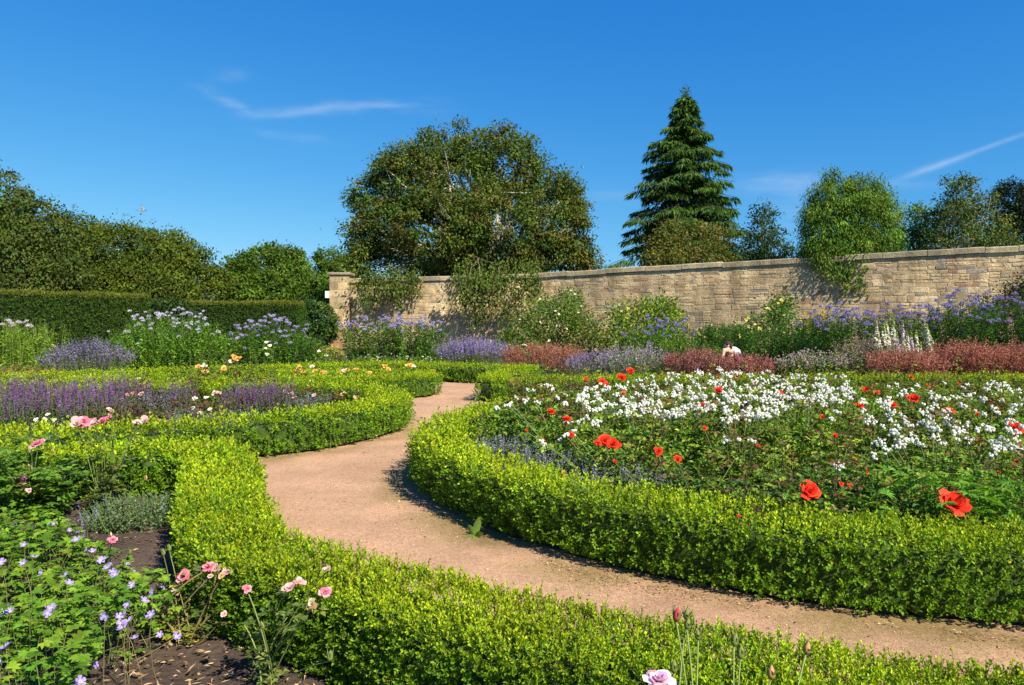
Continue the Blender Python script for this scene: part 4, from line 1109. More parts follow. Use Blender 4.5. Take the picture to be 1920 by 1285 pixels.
# ---- left border, from the left edge towards the pier
C('phlox_clump', 'lime green upright clump with few pale flowers at the far left edge', 'plant', -60, 112, 604, 20.5, 130, LIME, .9, per=34, leaf=(.09, .15), lw=.28, upleaf=.1, dome=.15, splay=.08, headset=H_PINK, nheads=12, hsize=(.10, .17), stemc=(.2, .26, .06))
C('rusty_groundcover', 'low rusty orange foliage in front of the lime green clump', 'plant', -60, 112, 684, 17.6, 160, [(.34, .13, .05), (.30, .20, .05), (.20, .20, .04), (.40, .22, .08)], .7, per=12, leaf=(.06, .11), lw=.5, dome=.3)
C('catmint_clump', 'soft greyish purple catmint mound left of the tall pale bellflowers', 'plant', 104, 226, 648, 19, 300, GREYL, .8, per=8, leaf=(.05, .09), spikes=[(.26, .21, .33), (.30, .25, .36), (.21, .18, .28)], spike=(.05, .34, 24), dome=.45, splay=.4)
C('bellflower_clump', 'big domed bellflower clump with pale mauve heads before the yew hedge', 'plant', 212, 432, 590, 21.5, 330, [(.15, .30, .024), (.18, .33, .028), (.12, .26, .022)], 1.0, per=40, leaf=(.09, .15), lw=.36, dome=.42, splay=.22, headset=H_MAUVE, nheads=75, hsize=(.08, .14), hz=(.80, 1.06), group='tall bellflower clumps')
C('bellflower_clump', 'bellflower clump with lilac blue heads before the lower yew hedge', 'plant', 425, 598, 606, 23, 240, DARKL + MIDL, 1.0, per=36, leaf=(.09, .15), lw=.36, dome=.35, splay=.2, headset=H_LILAC, nheads=75, hsize=(.08, .15), hz=(.80, 1.06), group='tall bellflower clumps')
C('lady_mantle', 'low yellow green frothy plant in front of the pier foot', 'plant', 575, 640, 648, 24.5, 90, [(.22, .25, .04), (.15, .20, .03)], .6, per=14, leaf=(.08, .13), lw=.7, dots=([(.46, .40, .06), (.5, .44, .1)], 200, .04, .07), dome=.4)
C('bellflower_clump', 'lilac bellflower clump standing right of the pier against the wall', 'plant', 640, 836, 600, 27, 230, MIDL + DARKL, 1.0, per=36, leaf=(.10, .17), lw=.34, dome=.2, splay=.14, headset=H_LILAC, nheads=120, hsize=(.09, .16), hz=(.86, 1.06), group='tall bellflower clumps')
C('airy_perennial', 'thin pinkish seed heads and yellow stems under the hanging boughs of the big tree', 'plant', 815, 925, 636, 26, 110, [(.17, .2, .05), (.12, .16, .04)], .9, per=10, wiry=260, wirec=[(.42, .32, .26), (.36, .30, .16), (.5, .38, .34)], dome=.2)
C('wild_edge', 'low leafy plants filling the front of the border left of the lavender', 'plant', 590, 830, 668, 22, 170, MIDL + [(.14, .2, .03)], .6, per=14, leaf=(.08, .13), lw=.4, dome=.2, dots=([(.6, .6, .7), (.7, .66, .3)], 60, .03, .05))
C('lavender_clump', 'bright purple lavender clump behind the far box hedge', 'plant', 834, 952, 646, 22.5, 300, GREYL, .8, per=5, leaf=(.05, .09), lw=.2, spikes=[(.31, .24, .45), (.26, .20, .39), (.36, .30, .49)], spike=(.05, .42, 30), dome=.3, splay=.25)
C('red_plume_clump', 'reddish brown feathery clump right of the lavender', 'plant', 948, 1086, 652, 21, 190, [(.13, .15, .035), (.16, .09, .05), (.10, .17, .03)], .7, per=10, leaf=(.06, .1), wiry=1200, wirec=[(.44, .14, .10), (.36, .11, .08), (.50, .23, .16), (.36, .22, .10)], dome=.3, splay=.3, stemc=(.22, .1, .06), group='red feathery clumps')
C('catmint_clump', 'pale purple catmint between the red clumps, nearest the square hedge corner', 'plant', 1066, 1170, 668, 19.5, 220, GREYL, .6, per=6, leaf=(.05, .09), spikes=[(.35, .29, .44), (.30, .25, .4)], spike=(.045, .3, 22), dome=.4, splay=.35)
C('pink_haze_clump', 'dusty pink and lilac perennials over green leaves before the blue phlox', 'plant', 1120, 1255, 656, 19, 180, MIDL, .7, per=14, leaf=(.07, .12), wiry=480, wirec=[(.50, .38, .42), (.46, .36, .50), (.40, .33, .26)], dome=.3, splay=.2)
C('phlox_clump', 'pale blue phlox clump rising in front of the rounded glossy shrub', 'plant', 1172, 1305, 602, 22.5, 150, MIDL, .8, per=30, leaf=(.09, .14), lw=.34, headset=H_BLUE, nheads=55, hsize=(.09, .16), hz=(.8, 1.04), dome=.25, splay=.15)
C('red_plume_clump', 'dark red feathery clump just left of the crouching person', 'plant', 1252, 1350, 664, 18.5, 170, [(.13, .15, .035), (.16, .09, .05), (.10, .17, .03)], .7, per=10, leaf=(.06, .1), wiry=950, wirec=[(.43, .13, .13), (.35, .10, .10), (.50, .22, .20), (.34, .20, .10)], dome=.25, splay=.25, stemc=(.22, .08, .06), group='red feathery clumps')
C('red_plume_clump', 'dark red feathery clump in front of the crouching person', 'plant', 1345, 1448, 672, 18, 170, [(.13, .15, .035), (.16, .09, .05), (.10, .17, .03)], .7, per=10, leaf=(.06, .1), wiry=950, wirec=[(.44, .14, .12), (.35, .10, .095), (.50, .22, .19), (.34, .20, .10)], dome=.25, splay=.25, stemc=(.22, .08, .06), group='red feathery clumps')
C('sedum_clump', 'sedum clump with dusty pink flat heads and fresh green leaves', 'plant', 1462, 1588, 662, 17.6, 170, [(.09, .18, .025), (.12, .22, .03)], .7, per=24, leaf=(.07, .11), lw=.5, dome=.3, splay=.18, dots=([(.50, .38, .36), (.42, .30, .28), (.55, .46, .40)], 900, .025, .04))
C('astilbe_clump', 'tall brownish pink astilbe plumes left of the white foxgloves', 'plant', 1575, 1700, 646, 17.8, 150, MIDL, .7, per=12, leaf=(.07, .12), wiry=950, wirec=[(.45, .33, .26), (.40, .28, .20), (.36, .30, .17)], dome=.2, splay=.2)
for i, (x0, x1, yt, lb) in enumerate(((1640, 1770, 668, 'red feathery clump below the white foxgloves'), (1762, 1855, 656, 'red feathery clump between the foxgloves and the frame edge'), (1848, 1960, 660, 'red feathery clump cut by the right frame edge'))):
    C('red_plume_clump', lb, 'plant', x0, x1, yt, 16.4, 210, [(.14, .13, .035), (.18, .09, .05), (.10, .17, .03)], .7, per=9, leaf=(.06, .1), wiry=1500, wirec=[(.48, .15, .11), (.39, .12, .085), (.54, .24, .17), (.38, .22, .10)], dome=.2, splay=.3, stemc=(.24, .08, .06), group='red feathery clumps')
for i, (x0, x1, yt, d, lb) in enumerate(((1496, 1640, 588, 21, 'blue aster clump left of the white foxgloves'), (1620, 1760, 584, 20.8, 'blue aster clump directly behind the white foxgloves'),
        (1750, 1870, 562, 20.5, 'tallest blue aster clump, right of the white foxgloves'), (1855, 1985, 560, 20, 'blue aster clump cut by the right frame edge'))):
    C('aster_clump', lb, 'plant', x0, x1, yt, d, 190, DARKL + MIDL[:1], 1.0, per=36, leaf=(.09, .15), lw=.34, headset=H_VIOLET if i % 2 else H_BLUE, nheads=62, hsize=(.09, .17), hz=(.80, 1.05), dome=.15, splay=.1, group='blue aster drift')
C('leafy_perennial', 'dark leafy perennials behind the crouching person', 'plant', 1300, 1505, 612, 23, 210, DARKL, 1.0, per=32, leaf=(.10, .16), lw=.4, dome=.1, splay=.08, dots=([(.62, .52, .06), (.66, .6, .3)], 34, .05, .08))
C('leafy_perennial', 'tall dark leafy perennials against the wall left of the blue asters', 'plant', 1440, 1560, 598, 24.5, 150, DARKL + MIDL[:1], .8, per=36, leaf=(.10, .16), lw=.4, dome=.15, splay=.1)
C('leafy_perennial', 'leafy perennials against the wall right of the rounded shrub', 'plant', 1290, 1400, 604, 25.5, 130, DARKL + MIDL[:1], .8, per=34, leaf=(.10, .16), lw=.4, dome=.2, splay=.1)
C('leafy_perennial', 'low dark leafy plants between the rounded shrub and the red clumps', 'plant', 1225, 1360, 640, 21.5, 130, DARKL + MIDL, .8, per=26, leaf=(.09, .14), lw=.4, dome=.2, splay=.1)
C('goldenrod', 'small golden yellow flower tuft above the blue asters by the wall', 'plant', 1515, 1552, 586, 23, 26, MIDL, .3, per=16, dots=([(.62, .45, .04), (.55, .40, .03)], 130, .05, .08), dome=.2)

# white foxgloves: every spike is a part of the one plant group
FOX = [(1643, 600, 652), (1655, 605, 672), (1661, 597, 650), (1672, 594, 676), (1690, 600, 640), (1649, 628, 660), (1636, 624, 640), (1700, 622, 655), (1707, 620, 680), (1717, 618, 662), (1731, 597, 640), (1736, 606, 662), (1742, 622, 645), (1682, 622, 676), (1694, 630, 672), (1725, 640, 690), (1666, 636, 680)]
fr = D(1690, 680, 17.6)
rt = thing('foxglove_plant', 'white foxgloves with tall leaning spikes in the right border', 'plant', (fr[0], 17.6, 0))
a, b = Acc(), Acc()
for i, (x, y0, y1) in enumerate(FOX):
    d = 17.6 + RNG.normal(0, .15); p0, p1 = D(x + (8 if x > 1730 else 3), y1, d), D(x, y0, d); ln = p1[2] - p0[2]
    ms = H_FOXP if i in (4, 8, 13) else H_FOX
    inst(ms[i % len(ms)], 'flower_spike', rt, p0, (ln * 1.15, ln * 1.15, ln), (RNG.normal(0, .05), (p1[0] - p0[0]) / ln, RNG.uniform(0, 6)))
    a.stems(np.array([[p0[0] + .03, d, 0.]]), p0[None], .012, .009, np.array([.16, .24, .06]), k=3)
m = 320; p = np.c_[fr[0] + RNG.normal(0, .45, m), 17.6 + RNG.normal(0, .25, m), uni(.05, .75, m)]
b.leaves(p, rnd(m) + [0, 0, .4], rnd(m) * .5 + [0, 0, 1], uni(.12, .22, m), uni(.05, .08, m), pick_cols(MIDL, m), fold=.15)
a.build('stems', M_STEM, rt, kind='stuff'); b.build('foliage', M_LEAF, rt, kind='stuff')

# shrubs against the wall
def shrub(name, label, lobes, cols, leaf=(.09, .15), dens=4.2, per=34, crad=.2, flowers=None, material=None, cat='shrub', lw=.55):
    c0 = lobes[0][0]
    root = thing(name, label, cat, (c0[0], c0[1], 0))
    C_, N_ = clusters(lobes, dens, (.5, 1.02)); k = np.repeat(np.arange(len(C_)), RNG.poisson(per, len(C_))); m = len(k)
    P = C_[k] + rnd(m) * crad; P[:, 2] = np.maximum(P[:, 2], .05)
    f = Acc(); f.leaves(P, nrm(N_[k] * .6 + rnd(m) * .6), N_[k] * .6 + rnd(m) * .6 + [0, 0, .4], uni(*leaf, m), uni(*leaf, m) * lw, pick_cols(cols, len(C_), .25)[k] * np.exp(RNG.normal(0, .15, (m, 1))), fold=.14)
    f.build('foliage', material or M_LEAF, root, kind='stuff')
    st = Acc(); n = 14; tg = C_[RNG.permutation(len(C_))[:n]]
    st.stems(np.c_[c0[0] + RNG.normal(0, .2, len(tg)), c0[1] + RNG.normal(0, .15, len(tg)), np.zeros(len(tg))], tg, .02, .006, np.array([.14, .1, .06]), k=5, sides=5)
    st.build('branches', M_BARK, root)
    if flowers:
        ms, pts, size = flowers
        for p in pts: inst(ms[RNG.integers(0, len(ms))], 'flower', root, p, size * RNG.uniform(.8, 1.2), (RNG.normal(.5, .3), RNG.normal(0, .3), RNG.uniform(0, 6)))
    return root

# ---- rose flowers: spiral of cupped petals, about 1 unit wide
def rose_mesh(cols, seed, n=24, open_=1.0, res=3, inner=None, pw=1.0):
    global RNG
    keep, RNG = RNG, np.random.default_rng(seed)
    a = Acc(); g = res
    for i in range(n):
        s = (i + .5) / n; ph = i * 2.39996 + RNG.normal(0, .12); tilt = (.05 + .98 * s ** 1.25 * open_) + RNG.normal(0, .09)
        ln = (.20 + .30 * s) * RNG.uniform(.85, 1.1); wd = (.17 + .30 * s) * pw
        uu, vv = np.meshgrid(np.linspace(-1, 1, g), np.linspace(0, 1, g), indexing='ij')
        prof = np.array([.35, 1.0, .72]) if g == 3 else np.interp(np.linspace(0, 1, g), [0, .3, .7, 1], [.3, .85, 1.0, .62])
        w = wd * prof[None, :] * .5
        curl = tilt * (.5 + .75 * vv)                                # petal leans further out towards its tip
        r = .035 * s + ln * vv * np.sin(curl) - (.06 * (1 - uu ** 2)) * 0
        z = ln * vv * np.cos(curl) + .05 * (1 - s) - .05 * uu ** 2 * vv
        cup = (uu ** 2) * wd * .18 * (1 - .6 * s)
        x = r - cup; y = uu * w
        ruff = RNG.normal(0, .02, x.shape)
        X = x * math.cos(ph) - y * math.sin(ph); Y = x * math.sin(ph) + y * math.cos(ph)
        c = pick_cols(cols, 1, .10)[0]; cc = np.tile(c, (g * g, 1))
        if inner is not None: cc = cc * (1 - (1 - s) * .6) + np.array(inner) * (1 - s) * .6
        idx = np.arange(g * g).reshape(g, g)
        q = np.stack([idx[:-1, :-1], idx[1:, :-1], idx[1:, 1:], idx[:-1, 1:]], -1).reshape(-1, 4)
        a.raw(np.stack([X, Y, z + ruff], -1).reshape(-1, 3), np.clip(cc, 0, .92), q=q)
    m = 5; d = np.stack([np.cos(np.arange(5) * 1.2566), np.sin(np.arange(5) * 1.2566), np.full(5, -.25)], 1)
    a.leaves(np.tile([0, 0, .0], (m, 1)), d, np.tile([0, 0, 1.], (m, 1)), .24, .08, jitter_cols((.08, .15, .03), m))
    RNG = keep
    me = a.mesh('rose_bloom'); me.materials.append(M_PETAL)
    me.polygons.foreach_set('use_smooth', np.ones(len(me.polygons), bool))
    return me
R_RED = [rose_mesh([(.82, .045, .018), (.88, .075, .026), (.74, .03, .016)], 100 + i, 40, .82, pw=.95) for i in range(5)]
R_REDS = [rose_mesh([(.74, .03, .018), (.82, .055, .022)], 120 + i, 13, .8) for i in range(4)]
R_CORAL = [rose_mesh([(.75, .16, .07), (.70, .10, .05)], 130 + i, 14, .75) for i in range(2)]
R_PINK = [rose_mesh([(.72, .22, .31), (.80, .36, .42), (.62, .15, .24)], 140 + i, 26, 1.0) for i in range(4)]
R_PALE = [rose_mesh([(.80, .50, .48), (.82, .60, .54), (.80, .42, .42)], 150 + i, 18, .8) for i in range(4)]
R_PEACH = [rose_mesh([(.82, .48, .28), (.80, .58, .38)], 160 + i, 16, .75) for i in range(2)]
R_YEL = [rose_mesh([(.80, .46, .09), (.82, .56, .18), (.80, .36, .06)], 170 + i, 16, .85) for i in range(3)]
R_CREAM = [rose_mesh([(.86, .80, .62), (.86, .82, .72)], 180 + i, 14, .85) for i in range(3)]
R_FADE = [rose_mesh([(.62, .46, .26), (.55, .36, .18), (.72, .58, .38)], 190 + i, 14, 1.15) for i in range(2)]
R_YELW = [rose_mesh([(.78, .68, .10), (.80, .74, .22)], 195 + i, 14, .9) for i in range(2)]

shrub('rose_shrub', 'large shrub rose with small white flowers against the wall', [L(1035, 605, 62, 42, 30.5), L(985, 625, 45, 30, 30), L(1080, 622, 42, 40, 30), L(1060, 575, 40, 28, 31), L(960, 640, 26, 18, 29.5)], [(.085, .17, .022), (.12, .20, .025), (.17, .22, .035), (.065, .14, .02)],
      dens=5.5, flowers=(R_CREAM, [D(x, y, 29.0) for x, y in ((1055, 549), (1070, 546), (1078, 553), (1012, 562), (1090, 575), (1048, 590), (1045, 612), (1062, 618), (1086, 628), (1042, 585), (1012, 605), (980, 648), (1008, 652), (1100, 600), (1030, 640), (975, 600), (1085, 588))], .13))
shrub('yellow_twig_shrub', 'thin yellowish upright shrub between the white rose shrub and the rounded shrub', [L(1108, 620, 22, 42, 29.5), L(1095, 650, 30, 20, 29), L(1118, 588, 14, 22, 30)], [(.20, .20, .035), (.15, .16, .03), (.26, .22, .05)], leaf=(.08, .14), dens=6, per=18, lw=.25)
shrub('rounded_shrub', 'rounded glossy green shrub with yellow tinted leaves against the wall', [L(1195, 605, 62, 36, 28), L(1150, 630, 34, 34, 27.5), L(1250, 605, 38, 34, 28), L(1205, 640, 70, 28, 27), L(1222, 580, 36, 20, 28.5)], [(.11, .21, .018), (.18, .27, .022), (.28, .30, .024), (.075, .16, .016)], leaf=(.12, .2), dens=5.5, per=26, material=M_GLOSSY, lw=.45)
shrub('climbing_rose', 'climbing rose with pale yellow flowers against the middle of the wall', [L(1455, 590, 24, 30, 28.5), L(1430, 612, 34, 18, 27.5), L(1470, 570, 18, 14, 29), L(1400, 628, 32, 16, 26.5)], [(.065, .145, .02), (.09, .175, .022)], dens=7,
      flowers=(R_YELW, [D(x, y, 25.8) for x, y in ((1410, 618), (1424, 617), (1398, 601), (1404, 597), (1459, 569), (1465, 564), (1455, 572), (1440, 580), (1470, 592), (1380, 610))], .15))
shrub('wall_creeper', 'dark creeper covering the wall at the right frame edge', [L(1905, 560, 24, 20, 28.3), L(1870, 568, 20, 10, 28.4), L(1930, 545, 20, 28, 28.2)], [(.02, .045, .014), (.03, .06, .016)], dens=7)

# ---- crescent bed: purple salvia, catmint and bronze leaved roses
def bed_pt(px, d): p = D(px, 700, d); return p[0]
def foot_d(x0, x1, d, ry): return ((bed_pt(x0, d) + bed_pt(x1, d)) / 2, d, (bed_pt(x1, d) - bed_pt(x0, d)) / 2, ry)
SALV = [(.24, .085, .29), (.18, .06, .22), (.30, .13, .36), (.22, .10, .33)]
for x0, x1, d, h, lb in ((-60, 60, 9.4, .62, 'purple salvia clump at the left frame edge'), (50, 140, 10.2, .66, 'purple salvia clump behind the cluster of tall pink roses'), (130, 215, 9.6, .62, 'purple salvia clump left of the bronze rose with cream blooms'),
        (300, 350, 11.0, .55, 'narrow purple salvia clump in the middle of the crescent bed'), (425, 480, 11.0, .55, 'purple salvia clump right of the bronze rose'), (475, 545, 11.2, .55, 'purple salvia clump nearest the rounded hedge tip'), (-20, 70, 11, .66, 'purple salvia clump at the back left of the crescent bed'), (150, 260, 11.2, .66, 'purple salvia clump at the back of the crescent bed')):
    clump('salvia_clump', lb, 'plant', foot_d(x0, x1, d, .5), h, int(1.5 * (x1 - x0)) + 60, [(.10, .14, .05), (.08, .12, .04)], leaf=(.05, .09), per=16, spikes=SALV + [(.14, .13, .08), (.26, .12, .24)], spike=(.026, .30, 28), dome=.2, splay=.2, leaf_top=.75, spike_cover=.8, group='purple salvia clumps')
for x0, x1, d, h, lb in ((255, 325, 10.6, .5, 'grey green catmint between two purple salvia clumps'), (320, 395, 9.6, .38, 'low grey catmint at the front edge of the crescent bed'), (400, 500, 9.8, .36, 'bluish catmint spilling towards the hedge tip'), (40, 120, 8.6, .34, 'grey catmint below the pink roses at the left'), (545, 620, 11.4, .42, 'catmint at the right end of the crescent bed')):
    clump('catmint_clump', lb, 'plant', foot_d(x0, x1, d, .45), h, 150, GREYL, leaf=(.025, .05), lw=.5, per=20, spikes=[(.38, .36, .58), (.32, .30, .5)], spike=(.022, .16, 12), dome=.3, splay=.25, spike_cover=.6)
BRONZE = [(.13, .055, .034), (.18, .075, .04), (.10, .07, .03), (.10, .12, .035)]
def rose_bush(label, cx, cy, r, h, blooms, leafc, nleaf, leaf=(.035, .06), group=None, stems=9, buds=0, zlow=.12, topbias=1.0, shoots=0, name='rose_bush', stemc=(.13, .16, .05)):
    """blooms: list of (mesh list, world point, size); each bloom stands on its own stem and is a part"""
    root = thing(name, label, 'rose bush', (cx, cy, 0), group)
    st, f = Acc(), Acc()
    m = nleaf // 5
    an = uni(0, 6.283, m); rr = r * RNG.random(m) ** .5; z = zlow + (h - zlow) * RNG.random(m) ** topbias * (1 - .3 * (rr / r) ** 2)
    P = np.c_[cx + rr * np.cos(an), cy + rr * np.sin(an), z]
    # canes
    tips = P[RNG.permutation(m)[:stems]]; root_p = np.c_[cx + RNG.normal(0, .05, len(tips)), cy + RNG.normal(0, .05, len(tips)), np.zeros(len(tips))]
    st.stems(root_p, tips, .006, .0035, jitter_cols(stemc, len(tips), .2), bend=rnd(len(tips)) * .05, k=5, sides=4)
    for ms, p, s in blooms:
        b0 = np.array([cx + (p[0] - cx) * .45 + RNG.normal(0, .03), cy + (p[1] - cy) * .5, max(p[2] - .38, .05)])
        c0 = np.array([cx + RNG.normal(0, .04), cy + RNG.normal(0, .04), 0])
        st.stems(np.array([c0, b0]), np.array([b0, p - [0, 0, s * .05]]), [.006, .004], [.004, .003], jitter_cols(stemc, 2, .15), bend=np.array([[0, 0, .03], [0, 0, .02]]), k=5, sides=4)
        lean_ = .12 if s > .11 else .25
        dirc = np.array([RNG.normal(0, lean_), RNG.normal(-.25, lean_)])
        inst(ms[RNG.integers(0, len(ms))], 'flower', root, p, s * RNG.uniform(.95, 1.05), (.45 - dirc[1] * .8, dirc[0] + .15, RNG.uniform(0, 6)))
        # a few leaves up the flower stem
        k_ = 4; tt = RNG.uniform(.1, .75, k_)[:, None]; P = np.vstack([P, b0 + (p - b0) * tt + rnd(k_) * .012])
    n_old = len(P); young_ = []
    for i in range(shoots):                                           # taller new shoots above the bush
        b0 = np.array([cx + RNG.normal(0, r * .55), cy + RNG.normal(0, r * .55), h * .55]); tp = b0 + [RNG.normal(0, .06), RNG.normal(0, .06), h * RNG.uniform(.5, .85)]
        st.stems(b0[None], tp[None], .004, .0025, np.array([.16, .12, .05]), k=4)
        k_ = 7; tt = RNG.uniform(.3, 1.0, k_)[:, None]; P = np.vstack([P, b0 + (tp - b0) * tt + rnd(k_) * .02])
    m = len(P); d0 = nrm(np.c_[rnd(m, 2), RNG.normal(.1, .4, m)]); sd = nrm(np.cross(d0, [0, 0, 1.])); sz = uni(*leaf, m)
    cc = pick_cols(leafc, m, .22)
    if shoots: cc[n_old:] = pick_cols([(.20, .10, .045), (.17, .19, .03), (.22, .26, .03), (.14, .08, .04)], m - n_old, .2)
    for (fw, sw) in ((1.7, 0), (1.15, .55), (1.15, -.55), (.45, .5), (.45, -.5)):   # five leaflets
        f.leaves(P + d0 * (sz * fw * .75)[:, None] + sd * (sz * sw * .5)[:, None], d0 + sd * sw * 1.5 + rnd(m) * .15, np.array([0, 0, 1.]) + rnd(m) * .45, sz * (1.1 if sw == 0 else .95), sz * .62, cc * np.exp(RNG.normal(0, .1, (m, 1))), fold=.16, droop=.1)
    for i in range(buds):
        p = np.array([cx + RNG.normal(0, r * .5), cy + RNG.normal(0, r * .5), h * RNG.uniform(.95, 1.15)]); st.stems(np.array([[cx, cy, h * .4]]), p[None], .0035, .0025, np.array([.14, .18, .05]), k=4)
        f.leaves(np.tile(p, (4, 1)), rnd(4) * .25 + [0, 0, 1], rnd(4), .025, .012, pick_cols([(.12, .17, .04), (.3, .1, .05)], 4), fold=.4)
    st.build('canes', M_STEM, root, kind='stuff'); f.build('foliage', M_GLOSSY, root, kind='stuff')
    return root
def W_(pts, d, ms, s): return [(ms, D(x, y, d), s) for x, y in pts]
rose_bush('bronze leaved rose with cream blooms in the middle of the crescent bed', bed_pt(388, 10), 10, .55, .6, W_([(365, 748), (387, 748), (362, 767), (394, 769), (375, 776)], 9.9, R_CREAM, .085) + W_([(403, 738), (411, 739), (355, 790)], 10.2, R_PALE, .1), BRONZE, 900)
rose_bush('bronze rose behind the salvia with one pale pink bloom', bed_pt(268, 10.4), 10.4, .5, .68, W_([(266, 740)], 10.3, R_PALE, .11) + W_([(238, 741), (249, 738)], 10.3, R_PINK, .06), BRONZE, 700)
rose_bush('bronze rose with small white buds below the tall pink roses', bed_pt(85, 8.7), 8.7, .42, .42, W_([(68, 788), (84, 787), (103, 789), (90, 779)], 8.6, R_CREAM, .07), BRONZE, 700)
rose_bush('dark bronze rose between the pink roses and the catmint', bed_pt(232, 9.4), 9.4, .45, .55, W_([(205, 768), (210, 774), (204, 780)], 9.2, R_PEACH, .07), BRONZE, 800)
rose_bush('bronze rose with pale blooms left of the hedge tip', bed_pt(545, 11.6), 11.6, .6, .62, W_([(535, 735), (537, 741), (549, 739), (497, 737), (590, 742), (553, 748)], 11.5, R_PALE, .095), BRONZE, 900)
rose_bush('bronze rose with two pink blooms at the right end of the crescent bed', bed_pt(650, 11.4), 11.4, .5, .55, W_([(645, 738), (667, 748), (640, 741)], 11.3, R_PEACH, .08) + W_([(666, 745)], 11.4, R_PALE, .08), BRONZE, 700)
rose_bush('dark bare topped rose at the back of the crescent bed, left of centre', bed_pt(362, 12), 12, .35, .98, [], BRONZE, 600, buds=9)
rose_bush('dark rose with green tops at the back of the crescent bed, right of centre', bed_pt(470, 12.1), 12.1, .45, .95, [], BRONZE + [(.06, .09, .025)], 700, buds=4)
rose_bush('bronze rose with one small bloom at the back left of the crescent bed', bed_pt(258, 12), 12, .4, .8, W_([(260, 711)], 12, R_PALE, .07), BRONZE, 400, buds=3)
rose_bush('rose bush with one cream bloom at the left end of the crescent bed', bed_pt(95, 11.4), 11.4, .5, .6, W_([(93, 738)], 11.3, R_CREAM, .08), BRONZE, 500)

# ---- the bed of yellow roses
GRN = [(.10, .20, .024), (.13, .24, .028), (.08, .165, .022), (.15, .17, .034)]
for lb, cx, d, r, h, bl in (('yellow rose bush with a cluster of amber blooms in the middle of its bed', 590, 15.6, .7, .62, [(555, 698), (569, 701), (585, 692), (604, 703), (610, 704), (553, 704), (585, 717), (590, 700), (562, 694)]),
        ('tall yellow rose standing out above the left end of its bed', 438, 15.4, .5, .72, [(440, 674), (447, 677), (434, 683), (438, 680)]),
        ('yellow rose bush with pale small blooms at the left of its bed', 385, 15.0, .55, .6, [(385, 702), (371, 693), (383, 691), (420, 695)]),
        ('yellow rose bush with scattered cream blooms right of the amber cluster', 665, 15.7, .55, .58, [(650, 698), (668, 697), (645, 700), (693, 704), (640, 703)]),
        ('yellow rose bush with orange blooms nearest the tip of its hedge', 745, 15.8, .55, .6, [(721, 691), (765, 690), (775, 692), (770, 689), (728, 697)])):
    rose_bush(lb, bed_pt(cx, d), d, r, h, [((R_YEL if i % 4 != 2 else R_CREAM), D(x, y - 3, d - .15), .14 if d > 15.5 else .17) for i, (x, y) in enumerate(bl)], GRN, 700, leaf=(.04, .07), group='yellow rose bushes', buds=3)
# white roses in front of the lilac bellflowers
rose_bush('small white rose in front of the lilac blue bellflowers', bed_pt(500, 21.4), 21.4, .35, 1.0, W_([(500, 644), (506, 650), (501, 666), (498, 655)], 21.2, R_CREAM, .15), MIDL, 500, leaf=(.05, .08))
rose_bush('small cream rose beside the yellow green plant below the pier', bed_pt(604, 22.8), 22.8, .35, .7, W_([(598, 660), (612, 668)], 22.6, R_CREAM, .14), MIDL, 400, leaf=(.05, .08))
rose_bush('pale rose with yellow buds in front of the red feathery clump', bed_pt(1000, 18.2), 18.2, .3, .55, W_([(993, 690), (1008, 688), (985, 649), (995, 696)], 18.8, R_PALE, .11), MIDL, 350, leaf=(.05, .08))
# low leaves behind the square hedge
clump('fern_edging', 'low yellow green edging plants behind the square hedge corner', 'plant', foot_d(985, 1140, 16.2, .8), .46, 260, [(.18, .26, .03), (.14, .22, .03), (.24, .24, .04)], leaf=(.07, .12), lw=.45, per=10, dome=.2)
clump('green_edging', 'fresh green edging plants right of the square hedge corner', 'plant', foot_d(1130, 1270, 16.0, .7), .5, 200, MIDL, leaf=(.07, .12), lw=.45, per=12, dome=.2)
# ================================================================ THE BED OF RED AND WHITE ROSES
def zfun(y): return float(np.interp(y, [690, 705, 760, 820, 860, 920, 950], [.86, .82, .75, .66, .60, .52, .50]))
RED = [(1515, 920, 42), (1785, 943, 45), (1133, 826, 30), (1148, 833, 28), (1120, 831, 18), (1233, 847, 20), (1270, 860, 17), (1033, 773, 19), (1062, 787, 21), (986, 808, 9), (1018, 825, 9), (1070, 816, 17), (1165, 709, 21), (1183, 696, 17),
       (1127, 717, 19), (1136, 722, 14), (1098, 711, 12), (1168, 738, 14), (1346, 733, 20), (1317, 760, 18), (1320, 803, 13), (1460, 740, 19), (1623, 731, 15), (1643, 737, 15), (1612, 760, 17), (1672, 760, 18), (1712, 747, 21), (1543, 783, 13), (1564, 817, 15),
       (1602, 861, 9), (1626, 884, 11), (1592, 911, 14), (1576, 908, 12), (1648, 893, 10), (1421, 836, 9), (1778, 772, 20), (1832, 777, 10), (1868, 768, 8), (1900, 803, 27), (1905, 866, 11), (1347, 707, 7), (1382, 705, 15), (1707, 707, 11), (1798, 720, 7), (1740, 722, 7),
       (1152, 866, 11), (1385, 968, 9), (1055, 889, 7), (1872, 885, 8)]
WHITE = [(1000, 742), (1022, 732), (1035, 738), (1060, 745), (1085, 750), (1045, 756), (1100, 742), (1120, 748), (1060, 770), (932, 778), (952, 776), (968, 752), (985, 756), (1008, 768), (958, 770), (1090, 758), (1110, 765), (988, 745)]
poly = [(1088, 738), (1140, 728), (1200, 718), (1260, 708), (1310, 703), (1345, 697), (1460, 706), (1545, 704), (1600, 722), (1604, 752), (1560, 770), (1500, 775), (1440, 790), (1390, 800), (1300, 795), (1240, 800), (1180, 792), (1120, 785), (1080, 766)]
WHITE += [tuple(p) for p in sample_poly(poly, 400)]
WHITE += [(1065, 800), (1085, 806), (1075, 818), (1100, 795), (1110, 810), (1060, 830), (1050, 838), (1120, 800), (1018, 840), (1385, 838), (1362, 842), (1358, 805), (1368, 802), (1410, 870 - 28), (1370, 800), (1560, 795), (1570, 788), (1545, 762)]
